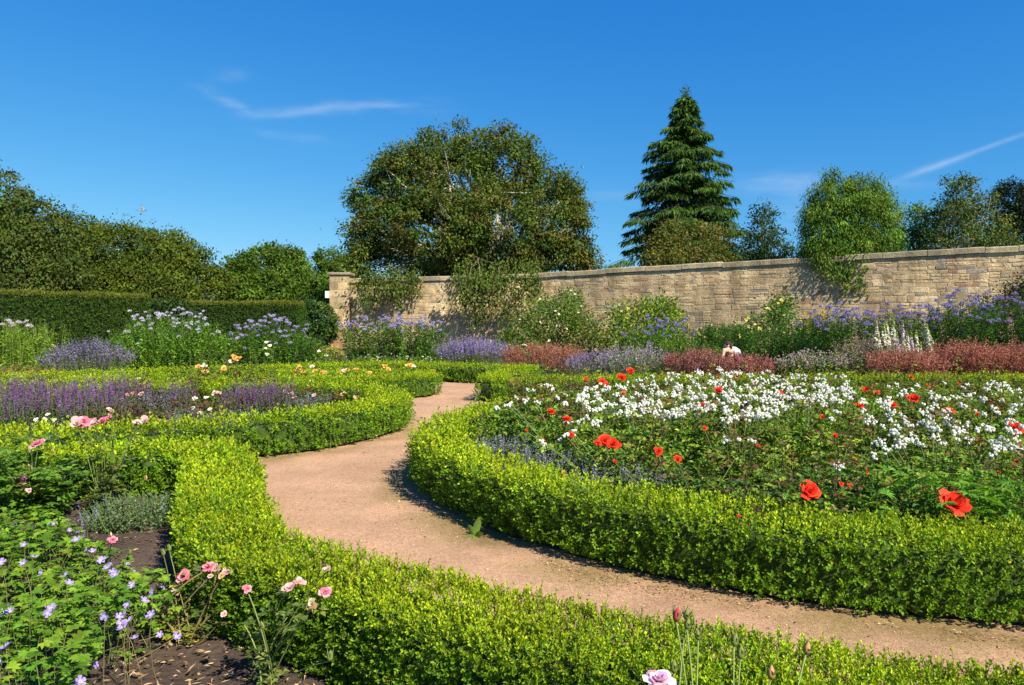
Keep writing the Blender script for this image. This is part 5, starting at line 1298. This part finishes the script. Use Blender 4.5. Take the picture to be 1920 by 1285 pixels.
WHITE += [(1720, 733), (1700, 745), (1665, 768), (1655, 770), (1690, 786), (1674, 790), (1715, 838), (1708, 832), (1725, 845), (1655, 845), (1642, 850), (1662, 860), (1680, 852), (1650, 838), (1760, 755), (1780, 780), (1770, 785), (1805, 738), (1825, 745), (1818, 755), (1855, 735), (1870, 738), (1885, 730), (1895, 742), (1862, 728), (1910, 745), (1915, 760),
          (1900, 775), (1830, 785), (1845, 788), (1870, 785), (1895, 790), (1815, 812), (1832, 818), (1850, 816), (1805, 774), (1842, 756), (1870, 845), (1885, 850), (1858, 840), (1900, 855), (1568, 895), (1575, 888), (1640, 868), (1756, 815), (1745, 812), (1730, 770), (1912, 862), (1905, 835)]
WHITE += [tuple(v) for v in sample_poly([(1610, 735), (1920, 722), (1930, 800), (1900, 875), (1800, 850), (1690, 860), (1620, 800)], 105)]
WHITE = np.array(WHITE, float)
wz = np.array([zfun(y) for x, y in WHITE]) + RNG.normal(0, .035, len(WHITE))
wp_ = np.array([G(x, y, z) for (x, y), z in zip(WHITE, wz)])
rz = np.array([zfun(y) + .03 for x, y, s in RED]); rp_ = np.array([G(x, y, z) for (x, y, s), z in zip(RED, rz)])
GRNR = [(.07, .155, .02), (.10, .205, .024), (.048, .11, .018), (.17, .25, .03), (.15, .10, .045), (.055, .125, .028)]
GRNW = [(.13, .24, .024), (.17, .29, .028), (.09, .18, .022), (.24, .33, .034)]
bed_in = np.vstack([inner(H1_EDGE, .55), [(9, 4.4), (9, 10.8)]])
# bush centres on a staggered grid over the bed, as far as the frame shows
bush = []
row_y = [4.55, 5.25, 5.95, 6.7, 7.5, 8.35, 9.25, 10.2]
for r_, y in enumerate(row_y):
    sp = .92 + .03 * r_
    for x in np.arange(-2 + (r_ % 2) * sp / 2, 9, sp):
        bx, by = x + RNG.normal(0, .07), y + RNG.normal(0, .07)
        if in_poly(np.array([bx]), np.array([by]), bed_in)[0] and bx / by < .86: bush.append((bx, by, r_))
bush = np.array(bush)
wi = np.argmin(np.hypot(wp_[:, None, 0] - bush[None, :, 0], wp_[:, None, 1] - bush[None, :, 1]), axis=1)
nW = np.bincount(wi, minlength=len(bush))
ri = np.argmin(np.hypot(rp_[:, None, 0] - bush[None, :, 0], rp_[:, None, 1] - bush[None, :, 1]), axis=1)
nR = np.bincount(ri, minlength=len(bush))
ORD = ['first', 'second', 'third', 'fourth', 'fifth', 'sixth', 'seventh', 'eighth', 'ninth', 'tenth', 'eleventh', 'twelfth']
ROWS = ['front row', 'second row', 'third row', 'fourth row', 'fifth row', 'sixth row', 'seventh row', 'back row']
for b in range(len(bush)):
    bx, by, r_ = bush[b]; r_ = int(r_)
    k = int(np.sum((bush[:, 2] == r_) & (bush[:, 0] < bx)))
    bl = []
    for j in np.where(wi == b)[0]: bl.append((H_WHITE, wp_[j] + [0, 0, .03 + .05 * RNG.random()], .092 + .014 * RNG.normal()))
    for j in np.where(ri == b)[0]:
        s = RED[j][2] * np.linalg.norm(rp_[j] - EYE) / FPX * (1.15 if RED[j][2] > 24 else 1.05)
        bl.append((R_RED if RED[j][2] >= 17 else (R_CORAL if j % 6 == 5 else R_REDS), rp_[j] - [0, 0, s * .1], s))
    py = px_of(np.array([[bx, by, .6]]))[1][0]
    hh = float(np.clip(zfun(py) + .03, .50, .90)) * RNG.uniform(.80, 1.08)
    white = nW[b] > nR[b] * 2 + 1
    what = ('white rose bush' if white and nR[b] == 0 else 'white rose bush with some red' if white else 'rose bush with %s' % ('one red bloom' if nR[b] == 1 and nW[b] == 0 else 'red blooms' if nR[b] and nW[b] == 0 else 'red and white blooms' if nR[b] else 'few white blooms' if nW[b] else 'no open bloom'))
    rose_bush('%s, %s from left in the bed\'s %s' % (what, ORD[k], ROWS[r_]), bx, by, RNG.uniform(.40, .54), hh, bl, GRNW if white else GRNR,
              int(np.clip(2700 - 150 * r_, 1600, 2700)) if bx / by < .74 else 1200, leaf=(.030, .050) if r_ < 3 else (.04, .062), group='white rose bushes' if white else 'red rose bushes', buds=3, stems=12, shoots=6)
# grey catmint behind the hedge's bend, and the leafy perennial at the right end
h1l = smooth_line(H1_EDGE, .05); h1n = side_normals(h1l)[1]
def gclump(name, label, px0, px1, py, zt, ns, *a_, ry=.35, **kw):
    p0, p1 = G(px0, py, zt), G(px1, py, zt)
    return clump(name, label, 'plant', ((p0[0] + p1[0]) / 2, (p0[1] + p1[1]) / 2, (p1[0] - p0[0]) / 2, ry), zt, ns, *a_, **kw)
for (ex, ey), ln_, z, lb in (((-.80, 6.45), .34, .47, 'grey lavender catmint behind the bend of the rose bed hedge'), ((-.38, 5.72), .38, .46, 'grey lavender catmint further right along the inside of the rose bed hedge'), ((.20, 4.98), .36, .44, 'catmint with few flowers between the hedge and the red roses')):
    ii = int(np.argmin(np.hypot(h1l[:, 0] - ex, h1l[:, 1] - ey))); c_ = h1l[ii] + h1n[ii] * .80
    clump('catmint_clump', lb, 'plant', (c_[0], c_[1], ln_, .26), z, 170, [(.13, .18, .08), (.11, .15, .07)], leaf=(.02, .04), lw=.5, per=22, spikes=[(.32, .30, .42), (.27, .25, .37), (.38, .35, .48)], spike=(.018, .14, 18), dome=.2, splay=.3, group='catmint inside the rose bed hedge')
def palm_leaves(f, P, D_, S_, cols, nl=7, thin=.22):
    """deeply cut leaves: narrow lobes fanned from one point"""
    m = len(P); D_ = nrm(D_); sd = nrm(np.cross(D_, np.array([0, 0, 1.]) + rnd(m) * .25)); up = np.cross(sd, D_)
    for j in range(nl):
        a_ = (j / (nl - 1) - .5) * 2 * 1.9
        ax = D_ * math.cos(a_) + sd * math.sin(a_); l_ = S_ * (1 - .28 * abs(a_) / 1.9)
        f.leaves(P, ax + up * .06, up, l_, l_ * thin * 1.35, cols * np.exp(RNG.normal(0, .06, (m, 1))), fold=.1, mid=.55, droop=.15)
cx, cy = G(1825, 950, .45)[:2]
rt = thing('monkshood_plant', 'leafy plant with deeply cut leaves at the right end of the rose bed', 'plant', (cx, cy, 0))
m = 640; P = np.c_[cx + RNG.normal(0, .40, m), cy + RNG.normal(.05, .20, m), .14 + .5 * RNG.random(m)]
f = Acc(); palm_leaves(f, P, np.c_[rnd(m, 2), RNG.normal(.15, .3, m)], uni(.05, .085, m), pick_cols([(.13, .28, .026), (.16, .32, .03), (.10, .23, .022)], m)); f.build('foliage', M_LEAF, rt, kind='stuff')
st = Acc(); n = 40; tp = P[RNG.permutation(m)[:n]]; st.stems(np.c_[cx + RNG.normal(0, .3, n), cy + RNG.normal(0, .2, n), np.zeros(n)], tp, .006, .003, np.array([.12, .2, .05])); st.build('stems', M_STEM, rt, kind='stuff')
# ground-level leaves between the bushes: low weeds nobody could count
q = sample_poly(bed_in, 2600); q = q[q[:, 0] / q[:, 1] < .92]; m = len(q)
f = Acc(); f.leaves(np.c_[q, uni(.04, .32, m)], rnd(m) * .8 + [0, 0, .5], rnd(m) * .5 + [0, 0, 1], uni(.04, .08, m), uni(.02, .04, m), pick_cols([(.08, .17, .022), (.11, .21, .028), (.06, .13, .02), (.20, .20, .035)], m), fold=.15)
tag(f.build('undergrowth', M_LEAF), 'mixed low green leaves between the roses of the bed', 'undergrowth', kind='stuff')

# ================================================================ THE NEAR BED
# cranesbill geranium
GPOLY = np.array([G(x, y, .12)[:2] for x, y in ((-330, 1000), (0, 985), (110, 985), (165, 1030), (235, 1085), (315, 1140), (340, 1190), (250, 1225), (205, 1262), (190, 1300), (150, 1420), (-200, 1420))])
gc = GPOLY.mean(0)
rt = thing('cranesbill_geranium', 'sprawling cranesbill geranium with violet blue flowers over the dark soil', 'plant', (gc[0], gc[1], 0))
f, st = Acc(), Acc()
m = 4000; q = sample_poly(GPOLY, m)
zt = .13 + .27 * np.clip(.6 + .8 * fbm(q[:, 0], q[:, 1], 2.0, 3, 41), 0, 1.2)
P = np.c_[q, zt * RNG.random(m) ** .45 + .03]
palm_leaves(f, P, np.c_[rnd(m, 2), RNG.normal(.1, .25, m)], uni(.028, .048, m), pick_cols([(.115, .23, .018), (.15, .28, .022), (.085, .19, .016), (.20, .31, .026)], m, .2), nl=6, thin=.36)
f.build('foliage', M_LEAF, rt, kind='stuff')
n = 500; kk = RNG.permutation(m)[:n]; st.stems(np.c_[q[kk] + rnd(n, 2) * .05, np.zeros(n)], P[kk], .0022, .0014, jitter_cols((.15, .2, .06), n))
def geranium_mesh(seed, open_):
    global RNG
    keep, RNG = RNG, np.random.default_rng(seed); a = Acc()
    for i in range(5):
        ph = i * 1.2566 + RNG.normal(0, .08); tl = open_
        d = np.array([math.cos(ph), math.sin(ph), 0]); s = np.array([-d[1], d[0], 0]); v = []; c = []
        for t, w in ((.04, .05), (.24, .24), (.42, .34), (.54, .22)):
            zc = t * tl + .10 * t * t
            for k in (-1, 0, 1):
                v.append(d * t + s * w * .5 * k * 1.15 + np.array([0, 0, zc + (.03 if k else 0)]))
                base = np.array([.46, .33, .76]) if t > .15 else np.array([.80, .76, .88]); c.append(base * RNG.uniform(.92, 1.08) * (.85 if k == 0 and t > .15 else 1))
        a.raw(v, np.clip(c, 0, .95), q=[(3 * r + k, 3 * r + k + 1, 3 * r + k + 4, 3 * r + k + 3) for r in range(3) for k in range(2)])
    a.leaves(np.zeros((5, 3)), rnd(5) * .3 + [0, 0, 1], rnd(5), .12, .03, jitter_cols((.5, .5, .3), 5))
    RNG = keep; me = a.mesh('geranium_flower'); me.materials.append(M_PETAL); return me
GF = [geranium_mesh(i, o) for i, o in enumerate((.15, .35, .6, .25))]
GER = [(2, 1055), (45, 1022), (80, 1075), (124, 1078), (129, 1093), (8, 968), (18, 1140), (95, 1142), (88, 1150), (103, 1145), (20, 1148), (197, 1155), (235, 1150), (226, 1170), (233, 1180), (240, 1165), (283, 1153), (300, 1190), (330, 1194), (252, 1197), (178, 1247), (11, 1215), (2, 1238), (145, 1281), (150, 1278),
       (88, 981), (103, 982), (131, 995), (143, 1012), (163, 1032), (173, 1036), (188, 1052), (197, 1048), (201, 1066), (212, 1073), (217, 1078), (240, 1055), (248, 1070), (271, 1087), (246, 1097), (286, 1110), (303, 1103), (312, 1117), (308, 1108), (270, 1126), (240, 1133), (193, 1050), (148, 1001), (60, 990), (30, 985), (45, 1056), (64, 1045), (5, 1150), (222, 1157), (207, 1060)]
for i, (x, y) in enumerate(GER):
    z = RNG.uniform(.34, .44) if y > 1030 else RNG.uniform(.26, .36)
    g0 = G(x, y, .2)
    if not in_poly(np.array([g0[0] + .06]), np.array([g0[1]]), GPOLY)[0]: z = RNG.uniform(.14, .22)
    p = G(x, y, z); s = RNG.uniform(.030, .038) if i % 7 else .044
    inst(GF[i % 4], 'flower', rt, p, s, (RNG.normal(.6, .45), RNG.normal(0, .5), RNG.uniform(0, 6)))
    b = np.array([p[0] + RNG.normal(0, .05), p[1] + RNG.normal(.02, .05), .06])
    if z < .225: b[0] -= RNG.uniform(.08, .18); b[2] = .12
    st.stems(b[None], p[None], .0016, .0012, np.array([.22, .2, .08]), bend=rnd(1) * .02)
st.build('stems', M_STEM, rt, kind='stuff')
# small catmint on the bare soil
p0 = G(245, 1000, .0)
clump('catmint_clump', 'small grey green catmint growing on the bare soil beside the near hedge', 'plant', (p0[0], p0[1] + .1, .30, .26), .26, 130, [(.14, .21, .09), (.11, .18, .07), (.18, .25, .12)], leaf=(.016, .030), lw=.65, per=34, spikes=[(.42, .40, .58), (.36, .34, .5)], spike=(.011, .08, 12), dome=.35, splay=.35, spike_cover=.35)
for x, y, lb in ((145, 985, 'thin catmint sprig with violet flowers leaning over the soil, left one'), (162, 965, 'thin catmint sprig with violet flowers leaning over the soil, right one')):
    p1 = G(x, y, .22); c0 = np.array([p1[0] + .07, p1[1] - .05, 0])
    clump('catmint_sprig', lb, 'plant', (c0[0] - .02, c0[1], .05, .04), .24, 6, GREYL, leaf=(.012, .02), lw=.5, per=6, spikes=[(.42, .38, .66), (.36, .32, .6)], spike=(.012, .12, 26), dome=.1, splay=.9, stem_r=.002, group='thin catmint sprigs')

def big_leafed_rose(label, base, r, h, blooms, nleaf=260, leaf=(.032, .052), extra=(), cols=GRN, canes=5, caner=.006, group='roses in the near bed', canec=(.13, .17, .05), zlow=.1):
    """a nearby rose: canes, leaves of five leaflets, blooms and buds on their own stems"""
    root = thing('rose_bush', label, 'rose bush', (base[0], base[1], 0), group)
    st, f = Acc(), Acc(); P = []; Dd = []
    def leaf_on(p, d): P.append(p); Dd.append(d)
    def stem_to(tip, r0, r1, n_leaf, b=None):
        b = np.array([base[0] + RNG.normal(0, .025), base[1] + RNG.normal(0, .025), 0.]) if b is None else b
        m_ = (b + tip) / 2 + RNG.normal(0, .03, 3) + [0, 0, .03]
        t = np.linspace(0, 1, 9)[:, None]; q = (1 - t) ** 2 * b + 2 * t * (1 - t) * m_ + t * t * tip
        st.tube(q, np.linspace(r0, r1, 9), np.array(canec) * math.exp(RNG.normal(0, .12)), 6)
        for i in range(n_leaf):
            s = RNG.uniform(.2, .93); p = q[int(s * 8)]; a_ = RNG.uniform(0, 6.28); leaf_on(p, np.array([math.cos(a_), math.sin(a_), RNG.uniform(-.1, .5)]))
        return q
    canes_q = []
    for i in range(canes):
        a_ = RNG.uniform(0, 6.28); tip = np.array([base[0] + r * .7 * math.cos(a_), base[1] + r * .7 * math.sin(a_), h * RNG.uniform(.55, .9)])
        canes_q.append(stem_to(tip, caner, caner * .5, max(2, nleaf // (canes * 2))))
    for ms, p, s in blooms:
        q = canes_q[RNG.integers(0, len(canes_q))] if canes_q else None
        b = q[RNG.integers(3, 7)] if q is not None and RNG.random() < .6 else None
        stem_to(p - [0, 0, s * .05], .0036, .0026, 3, b)
        inst(ms[RNG.integers(0, len(ms))], 'flower', root, p, s, (RNG.normal(.6, .25), RNG.normal(.1, .3), RNG.uniform(0, 6)))
    for ms, p, s in extra:                                            # buds
        stem_to(p, .0026, .002, 2); inst(ms, 'bud', root, p, s, (RNG.normal(0, .15), RNG.normal(0, .15), 0))
    for i in range(nleaf // 2):
        q = canes_q[RNG.integers(0, len(canes_q))]; a_ = RNG.uniform(0, 6.28); leaf_on(q[RNG.integers(2, 9)] + RNG.normal(0, r * .22, 3) * [1, 1, .6], np.array([math.cos(a_), math.sin(a_), RNG.uniform(-.2, .4)]))
    P, Dd = np.array(P), nrm(np.array(Dd)); P[:, 2] = np.maximum(P[:, 2], zlow * .6); m = len(P); sd = nrm(np.cross(Dd, [0, 0, 1.])); sz = uni(*leaf, m); cc = pick_cols(cols, m, .2)
    up = np.cross(sd, Dd) + rnd(m) * .25
    f.stems(P, P + Dd * (sz * 1.9)[:, None], .0012, .0009, np.array([.13, .18, .05]), k=2)
    for fw, sw in ((1.9, 0), (1.35, .75), (1.35, -.75), (.6, .65), (.6, -.65)):
        f.leaves(P + Dd * (sz * fw * .85)[:, None] + sd * (sz * sw * .12)[:, None], Dd + sd * sw * 1.5 + rnd(m) * .12, up, sz * (1.1 if sw == 0 else .95), sz * .64, cc * np.exp(RNG.normal(0, .08, (m, 1))), fold=.14, droop=.1)
    st.build('canes', M_STEM, root, kind='stuff', smooth=True); f.build('foliage', M_GLOSSY, root, kind='stuff')
    return root
def bud_mesh(body, tip, seed):
    global RNG
    keep, RNG = RNG, np.random.default_rng(seed); a = Acc(); n = 8
    prof = [(0, .10), (.12, .22), (.3, .30), (.55, .24), (.8, .13), (1.0, .02)]
    v = [(r * math.cos(k / n * 6.283), r * math.sin(k / n * 6.283), z) for z, r in prof for k in range(n)]
    c = [np.array(body) if z < .45 else np.array(tip) for z, r in prof for k in range(n)]
    a.raw(v, c, q=[(i * n + k, i * n + (k + 1) % n, (i + 1) * n + (k + 1) % n, (i + 1) * n + k) for i in range(len(prof) - 1) for k in range(n)])
    d = np.stack([np.cos(np.arange(5) * 1.2566) * .32, np.sin(np.arange(5) * 1.2566) * .32, np.full(5, 1.)], 1); s = d * [1, 1, 0]
    a.leaves(s * .55 + [0, 0, .1], d, s, 1.0, .2, jitter_cols((.14, .20, .05), 5), fold=0.02)
    RNG = keep; me = a.mesh('rose_bud'); me.materials.append(M_PETAL); me.polygons.foreach_set('use_smooth', np.ones(len(me.polygons), bool)); return me
B_GREEN, B_RED, B_PEACH = bud_mesh((.20, .25, .06), (.26, .28, .08), 1), bud_mesh((.30, .12, .06), (.70, .05, .10), 2), bud_mesh((.36, .26, .08), (.72, .36, .18), 3)
def Dp(x, y, d): return D(x, y, d)
b = G(62, 978)
big_leafed_rose('bushy pink rose with a thick green cane at the left frame edge', (b[0], b[1]), .40, .66,
    [(R_PINK, Dp(72, 836, 5.9), .135), (R_PINK, Dp(40, 905, 5.7), .145), (R_PALE, Dp(55, 921, 5.6), .06)],
    760, (.035, .055), [(B_RED, Dp(72, 916, 5.7), .035), (B_PEACH, Dp(43, 878, 5.8), .035), (B_PEACH, Dp(55, 878, 5.8), .035), (B_PEACH, Dp(100, 850, 5.9), .035), (B_PEACH, Dp(58, 829, 5.9), .03)], cols=[(.12, .24, .024), (.16, .29, .028), (.095, .20, .022)], canes=8, caner=.013)
b = G(192, 968)
big_leafed_rose('tall thin rose with a cluster of pale pink blooms high above the hedge', (b[0], b[1]), .16, .45,
    [(R_PINK[1:2] + R_PALE[2:3], Dp(146, 796, 5.95), .14), (R_PINK[1:2], Dp(158, 792, 6.0), .12), (R_PINK[1:2] + R_PALE[2:3], Dp(180, 797, 5.95), .125), (R_PINK[1:2], Dp(194, 792, 6.0), .11), (R_PINK, Dp(206, 783, 6.0), .055), (R_PALE, Dp(206, 769, 6.05), .045), (R_PALE, Dp(258, 794, 6.1), .085), (R_PALE, Dp(273, 791, 6.1), .11)],
    70, (.035, .055), [(B_PEACH, Dp(273, 902, 6.0), .05), (B_PEACH, Dp(212, 776, 6.0), .04), (B_GREEN, Dp(195, 818, 6.0), .04), (B_GREEN, Dp(176, 816, 6.0), .04), (B_GREEN, Dp(219, 783, 6.0), .035)], canes=4, caner=.007, cols=[(.10, .13, .03), (.07, .13, .025), (.16, .15, .03)])
b = G(222, 1082, .0)
big_leafed_rose('single small pink rose on a thin stem beside the geranium', (b[0], b[1]), .06, .14, [(R_PINK, Dp(212, 1014, 4.05), .062)], 8, (.02, .03), [(B_GREEN, Dp(243, 1040, 4.1), .03)], canes=2, caner=.003)
b = G(345, 1222)
big_leafed_rose('spindly rose with faded pink blooms on bare stems before the near hedge', (b[0], b[1]), .22, .32,
    [(R_PINK[1:2] + R_PALE[2:3], Dp(345, 1083, 3.5), .078), (R_PINK[1:2], Dp(392, 1066, 3.5), .072), (R_PALE[2:3] + R_PINK[1:2], Dp(408, 1066, 3.52), .066), (R_PALE[2:3], Dp(423, 1077, 3.5), .07), (R_PALE, Dp(395, 1082, 3.46), .04), (R_FADE, Dp(328, 1112, 3.5), .06), (R_PALE, Dp(421, 1152, 3.4), .04), (R_FADE, Dp(415, 1080, 3.44), .04)],
    60, (.026, .042), [(B_GREEN, Dp(307, 1042, 3.5), .035), (B_GREEN, Dp(318, 1034, 3.5), .035)], canes=7, caner=.008, canec=(.22, .19, .07), cols=[(.10, .16, .03), (.16, .19, .04), (.12, .12, .05), (.40, .36, .06)])
b = G(505, 1300)
big_leafed_rose('tall stemmed rose with pink blooms in front of the leafy side of the near hedge', (b[0], b[1]), .14, .36,
    [(R_PINK[1:2] + R_PALE[2:3], Dp(545, 1105, 2.85), .065), (R_PALE[2:3], Dp(560, 1094, 2.9), .058), (R_PINK[0:1], Dp(609, 1113, 2.85), .06), (R_FADE, Dp(586, 1134, 2.85), .058), (R_PALE, Dp(615, 1070, 2.95), .05), (R_PINK[3:4], Dp(463, 1105, 2.95), .042)],
    26, (.024, .038), [(B_GREEN, Dp(493, 1180, 2.9), .035), (B_GREEN, Dp(618, 1240, 2.6), .04)], canes=4, caner=.005, canec=(.20, .24, .07), cols=[(.10, .17, .03), (.15, .2, .04)])
big_leafed_rose('striped pink and white rose with red and green buds, at the bottom of the picture', (.42, 1.62), .12, .34,
    [([rose_mesh([(.86, .72, .80), (.78, .34, .56), (.88, .80, .84), (.82, .5, .66)], 777, 30, 1.15)], Dp(1236, 1283, 1.62), .082)],
    36, (.024, .036), [(B_RED, Dp(1268, 1166, 1.9), .038), (B_GREEN, Dp(1287, 1162, 1.95), .034), (B_GREEN, Dp(1288, 1180, 1.93), .03), (B_GREEN, Dp(1309, 1200, 1.95), .03), (B_GREEN, Dp(1376, 1212, 1.9), .036), (B_GREEN, Dp(1388, 1236, 1.9), .036), (B_PEACH, Dp(1511, 1226, 1.95), .036), (B_GREEN, Dp(1263, 1262, 1.75), .032), (B_PEACH, Dp(1446, 1274, 1.8), .036)], canes=3, caner=.005, canec=(.20, .24, .08))

# ================================================================ PERSON IN THE BORDER
def skin_body(name, joints, edges, root_i, mat_, parent, colour, sub=2):
    o0 = world_loc(parent)
    me = bpy.data.meshes.new(name); me.from_pydata([tuple(np.array(j[:3]) - o0) for j in joints], edges, [])
    o = bpy.data.objects.new(name, me); COL.objects.link(o); o.parent = parent
    sk = o.modifiers.new('skin', 'SKIN'); sk.use_smooth_shade = True
    if not me.skin_vertices: me.skin_vertices.new()
    for i, j in enumerate(joints):
        d = me.skin_vertices[0].data[i]; r = j[3]; d.radius = r if hasattr(r, '__len__') else (r, r); d.use_root = (i == root_i)
    ss = o.modifiers.new('subsurf', 'SUBSURF'); ss.levels = sub; ss.render_levels = sub
    dg = bpy.context.evaluated_depsgraph_get(); m2 = bpy.data.meshes.new_from_object(o.evaluated_get(dg), depsgraph=dg)
    o.modifiers.clear(); o.data = m2; m2.materials.clear(); m2.materials.append(mat_)
    at = m2.attributes.get('Col') or m2.attributes.new('Col', 'FLOAT_COLOR', 'POINT')
    at.data.foreach_set('color', np.tile(np.r_[colour, 1.0], len(m2.vertices)).astype(np.float32))
    m2.polygons.foreach_set('use_smooth', np.ones(len(m2.polygons), bool))
    return o
pd = 18.9
hd = D(1363, 647, pd); sh = D(1364, 655, pd + .05); hip = D(1384, 664, pd + .35); hand = D(1354, 672, pd - .12)
per = thing('person', 'person with dark hair in a pale patterned top bending over the border plants', 'person', (hip[0], hip[1], 0))
v_ = lambda p, dx=0, dy=0, dz=0: np.array([p[0] + dx, p[1] + dy, p[2] + dz])
shl, shr = v_(sh, -.13, -.10, -.02), v_(sh, .10, .12, .0)
ell = (shl + hand) / 2 + np.array([.03, .03, .02]); handr = v_(hand, .30, .06, -.16); elr = v_(shr, .04, -.10, -.22)
hipc = v_(hip, 0, 0, -.02); kl, kr = v_(hip, -.22, -.12, -.34), v_(hip, -.12, .20, -.34)
fl, frr = np.array([hip[0] - .02, hip[1] - .10, .07]), np.array([hip[0] + .08, hip[1] + .2, .07])
J = [(*hipc, (.155, .13)), (*((hipc + sh) / 2 + [0, 0, .03]), (.135, .115)), (*v_(sh, .01, .01, -.02), (.13, .11)), (*((sh + hd) / 2 + [0, 0, .01]), .055), (*v_(hd, .0, 0, -.02), .085), (*v_(hd, -.03, -.04, .05), .075),
     (*shl, .06), (*ell, .042), (*hand, .03), (*(hand + [-.015, -.03, -.06]), .028),
     (*shr, .06), (*elr, .042), (*handr, .03), (*(handr + [0, -.03, -.05]), .028),
     (*v_(hipc, -.05, -.09, -.04), .095), (*kl, .07), (*fl, .045), (*(fl + [-.16, -.02, -.03]), .035),
     (*v_(hipc, -.02, .10, -.04), .095), (*kr, .07), (*frr, .045), (*(frr + [-.16, -.02, -.03]), .035)]
for (h_, s_) in ((hand, -1), (handr, 1)):                             # four fingers and a thumb on each hand
    bi = 9 if h_ is hand else 13
    for k_ in range(4):
        J.append((*(np.array(J[bi][:3]) + [(-.024 + .016 * k_), -.012, -.045 + .004 * abs(k_ - 1.5)]), .0085))
    J.append((*(np.array(J[bi - 1][:3]) + [.035 * -s_, -.02, -.05]), .0095))
E = [(0, 1), (1, 2), (2, 3), (3, 4), (4, 5), (2, 6), (6, 7), (7, 8), (8, 9), (2, 10), (10, 11), (11, 12), (12, 13), (0, 14), (14, 15), (15, 16), (16, 17), (0, 18), (18, 19), (19, 20), (20, 21)] + [(9, 22 + i) for i in range(4)] + [(8, 26)] + [(13, 27 + i) for i in range(4)] + [(12, 31)]
skin_body('body', J, E, 0, M_SKIN, per, (.62, .38, .27))
skin_body('shirt', [(*hipc, (.178, .15)), (*((hipc + sh) / 2 + [0, 0, .03]), (.158, .138)), (*(v_(sh, .05, .04, -.02)), (.148, .125))], [(0, 1), (1, 2)], 0, M_CLOTH, per, (.50, .52, .56))
skin_body('trousers', [(*v_(hipc, .04, .01, -.05), (.165, .145)), (*v_(hipc, -.05, -.09, -.06), .118), (*kl, .09), (*(fl + [0, 0, .08]), .066), (*v_(hipc, -.02, .10, -.06), .118), (*kr, .09), (*(frr + [0, 0, .08]), .066)], [(0, 1), (1, 2), (2, 3), (0, 4), (4, 5), (5, 6)], 0, M_CLOTH, per, (.10, .12, .18))
skin_body('hair', [(*v_(hd, .03, .02, -.01), (.085, .08)), (*v_(hd, .0, .0, .05), (.098, .09)), (*v_(hd, -.02, -.02, .085), (.075, .07)), (*v_(hd, .09, .05, -.03), .03)], [(0, 1), (1, 2), (0, 3)], 0, M_SKIN, per, (.05, .028, .018))

# ================================================================ BIRDS
def bird(label, p, span, wing_up, yaw, col=(.27, .30, .37), dark=(.06, .06, .07)):
    rt = thing('bird', label, 'bird', p)
    M = np.array(Matrix.Rotation(yaw, 3, 'Z')); sc = span
    def put(a, v, c, **k): a.raw((np.array(v) * sc) @ M.T + p, c, **k)
    a = Acc(); n = 8; prof = [(-.46, .015, 0), (-.30, .03, .0), (-.12, .075, 0), (.06, .085, .01), (.20, .06, .025), (.27, .05, .04), (.33, .042, .045), (.38, .018, .04), (.43, .004, .032)]
    v = [(x, r * math.cos(k / n * 6.283) * .9, z + r * math.sin(k / n * 6.283)) for x, r, z in prof for k in range(n)]
    c = [np.array(dark if x > .24 or x < -.3 else col) for x, r, z in prof for k in range(n)]
    put(a, v, c, q=[(i * n + k, i * n + (k + 1) % n, (i + 1) * n + (k + 1) % n, (i + 1) * n + k) for i in range(len(prof) - 1) for k in range(n)])
    a.build('body', M_FEATHER, rt, smooth=True)
    for s in (1, -1):
        a = Acc(); v, c = [], []
        for t, ch, sw in ((0, .20, 0), (.35, .19, .03), (.65, .13, -.01), (.9, .06, -.08), (1.0, .015, -.13)):
            ang = wing_up * (.75 + .5 * t); y = s * (.05 + .5 * t * math.cos(ang)); z = .04 + .5 * t * math.sin(ang)
            v += [(sw + ch * .5, y, z), (sw, y, z + .012), (sw - ch * .6, y, z - .005)]; c += [np.array(col) if t < .7 else np.array(dark)] * 3
        put(a, v, c, q=[(3 * i + k, 3 * i + k + 1, 3 * i + k + 4, 3 * i + k + 3) for i in range(4) for k in range(2)]); a.build('wing', M_FEATHER, rt, smooth=True)
    a = Acc(); put(a, [(-.40, .02, 0), (-.40, -.02, 0), (-.60, -.07, .005), (-.60, .07, .005), (-.40, .02, .012), (-.40, -.02, .012), (-.60, -.07, .012), (-.60, .07, .012)], dark, q=[(3, 2, 1, 0), (4, 5, 6, 7), (0, 1, 5, 4), (1, 2, 6, 5), (2, 3, 7, 6), (3, 0, 4, 7)]); a.build('tail', M_FEATHER, rt)
bird('grey bird flying with raised wings above the dark domed tree at the left', D(267, 395, 30), .42, 1.15, .2)
bird('small pale bird flying right of the big round tree', D(1092, 315, 60), .40, .6, 2.4, (.5, .46, .44), (.2, .18, .17))
bird('tiny distant bird in the sky left of the big round tree', D(601, 430, 80), .36, 1.1, 1.2, (.15, .14, .14))
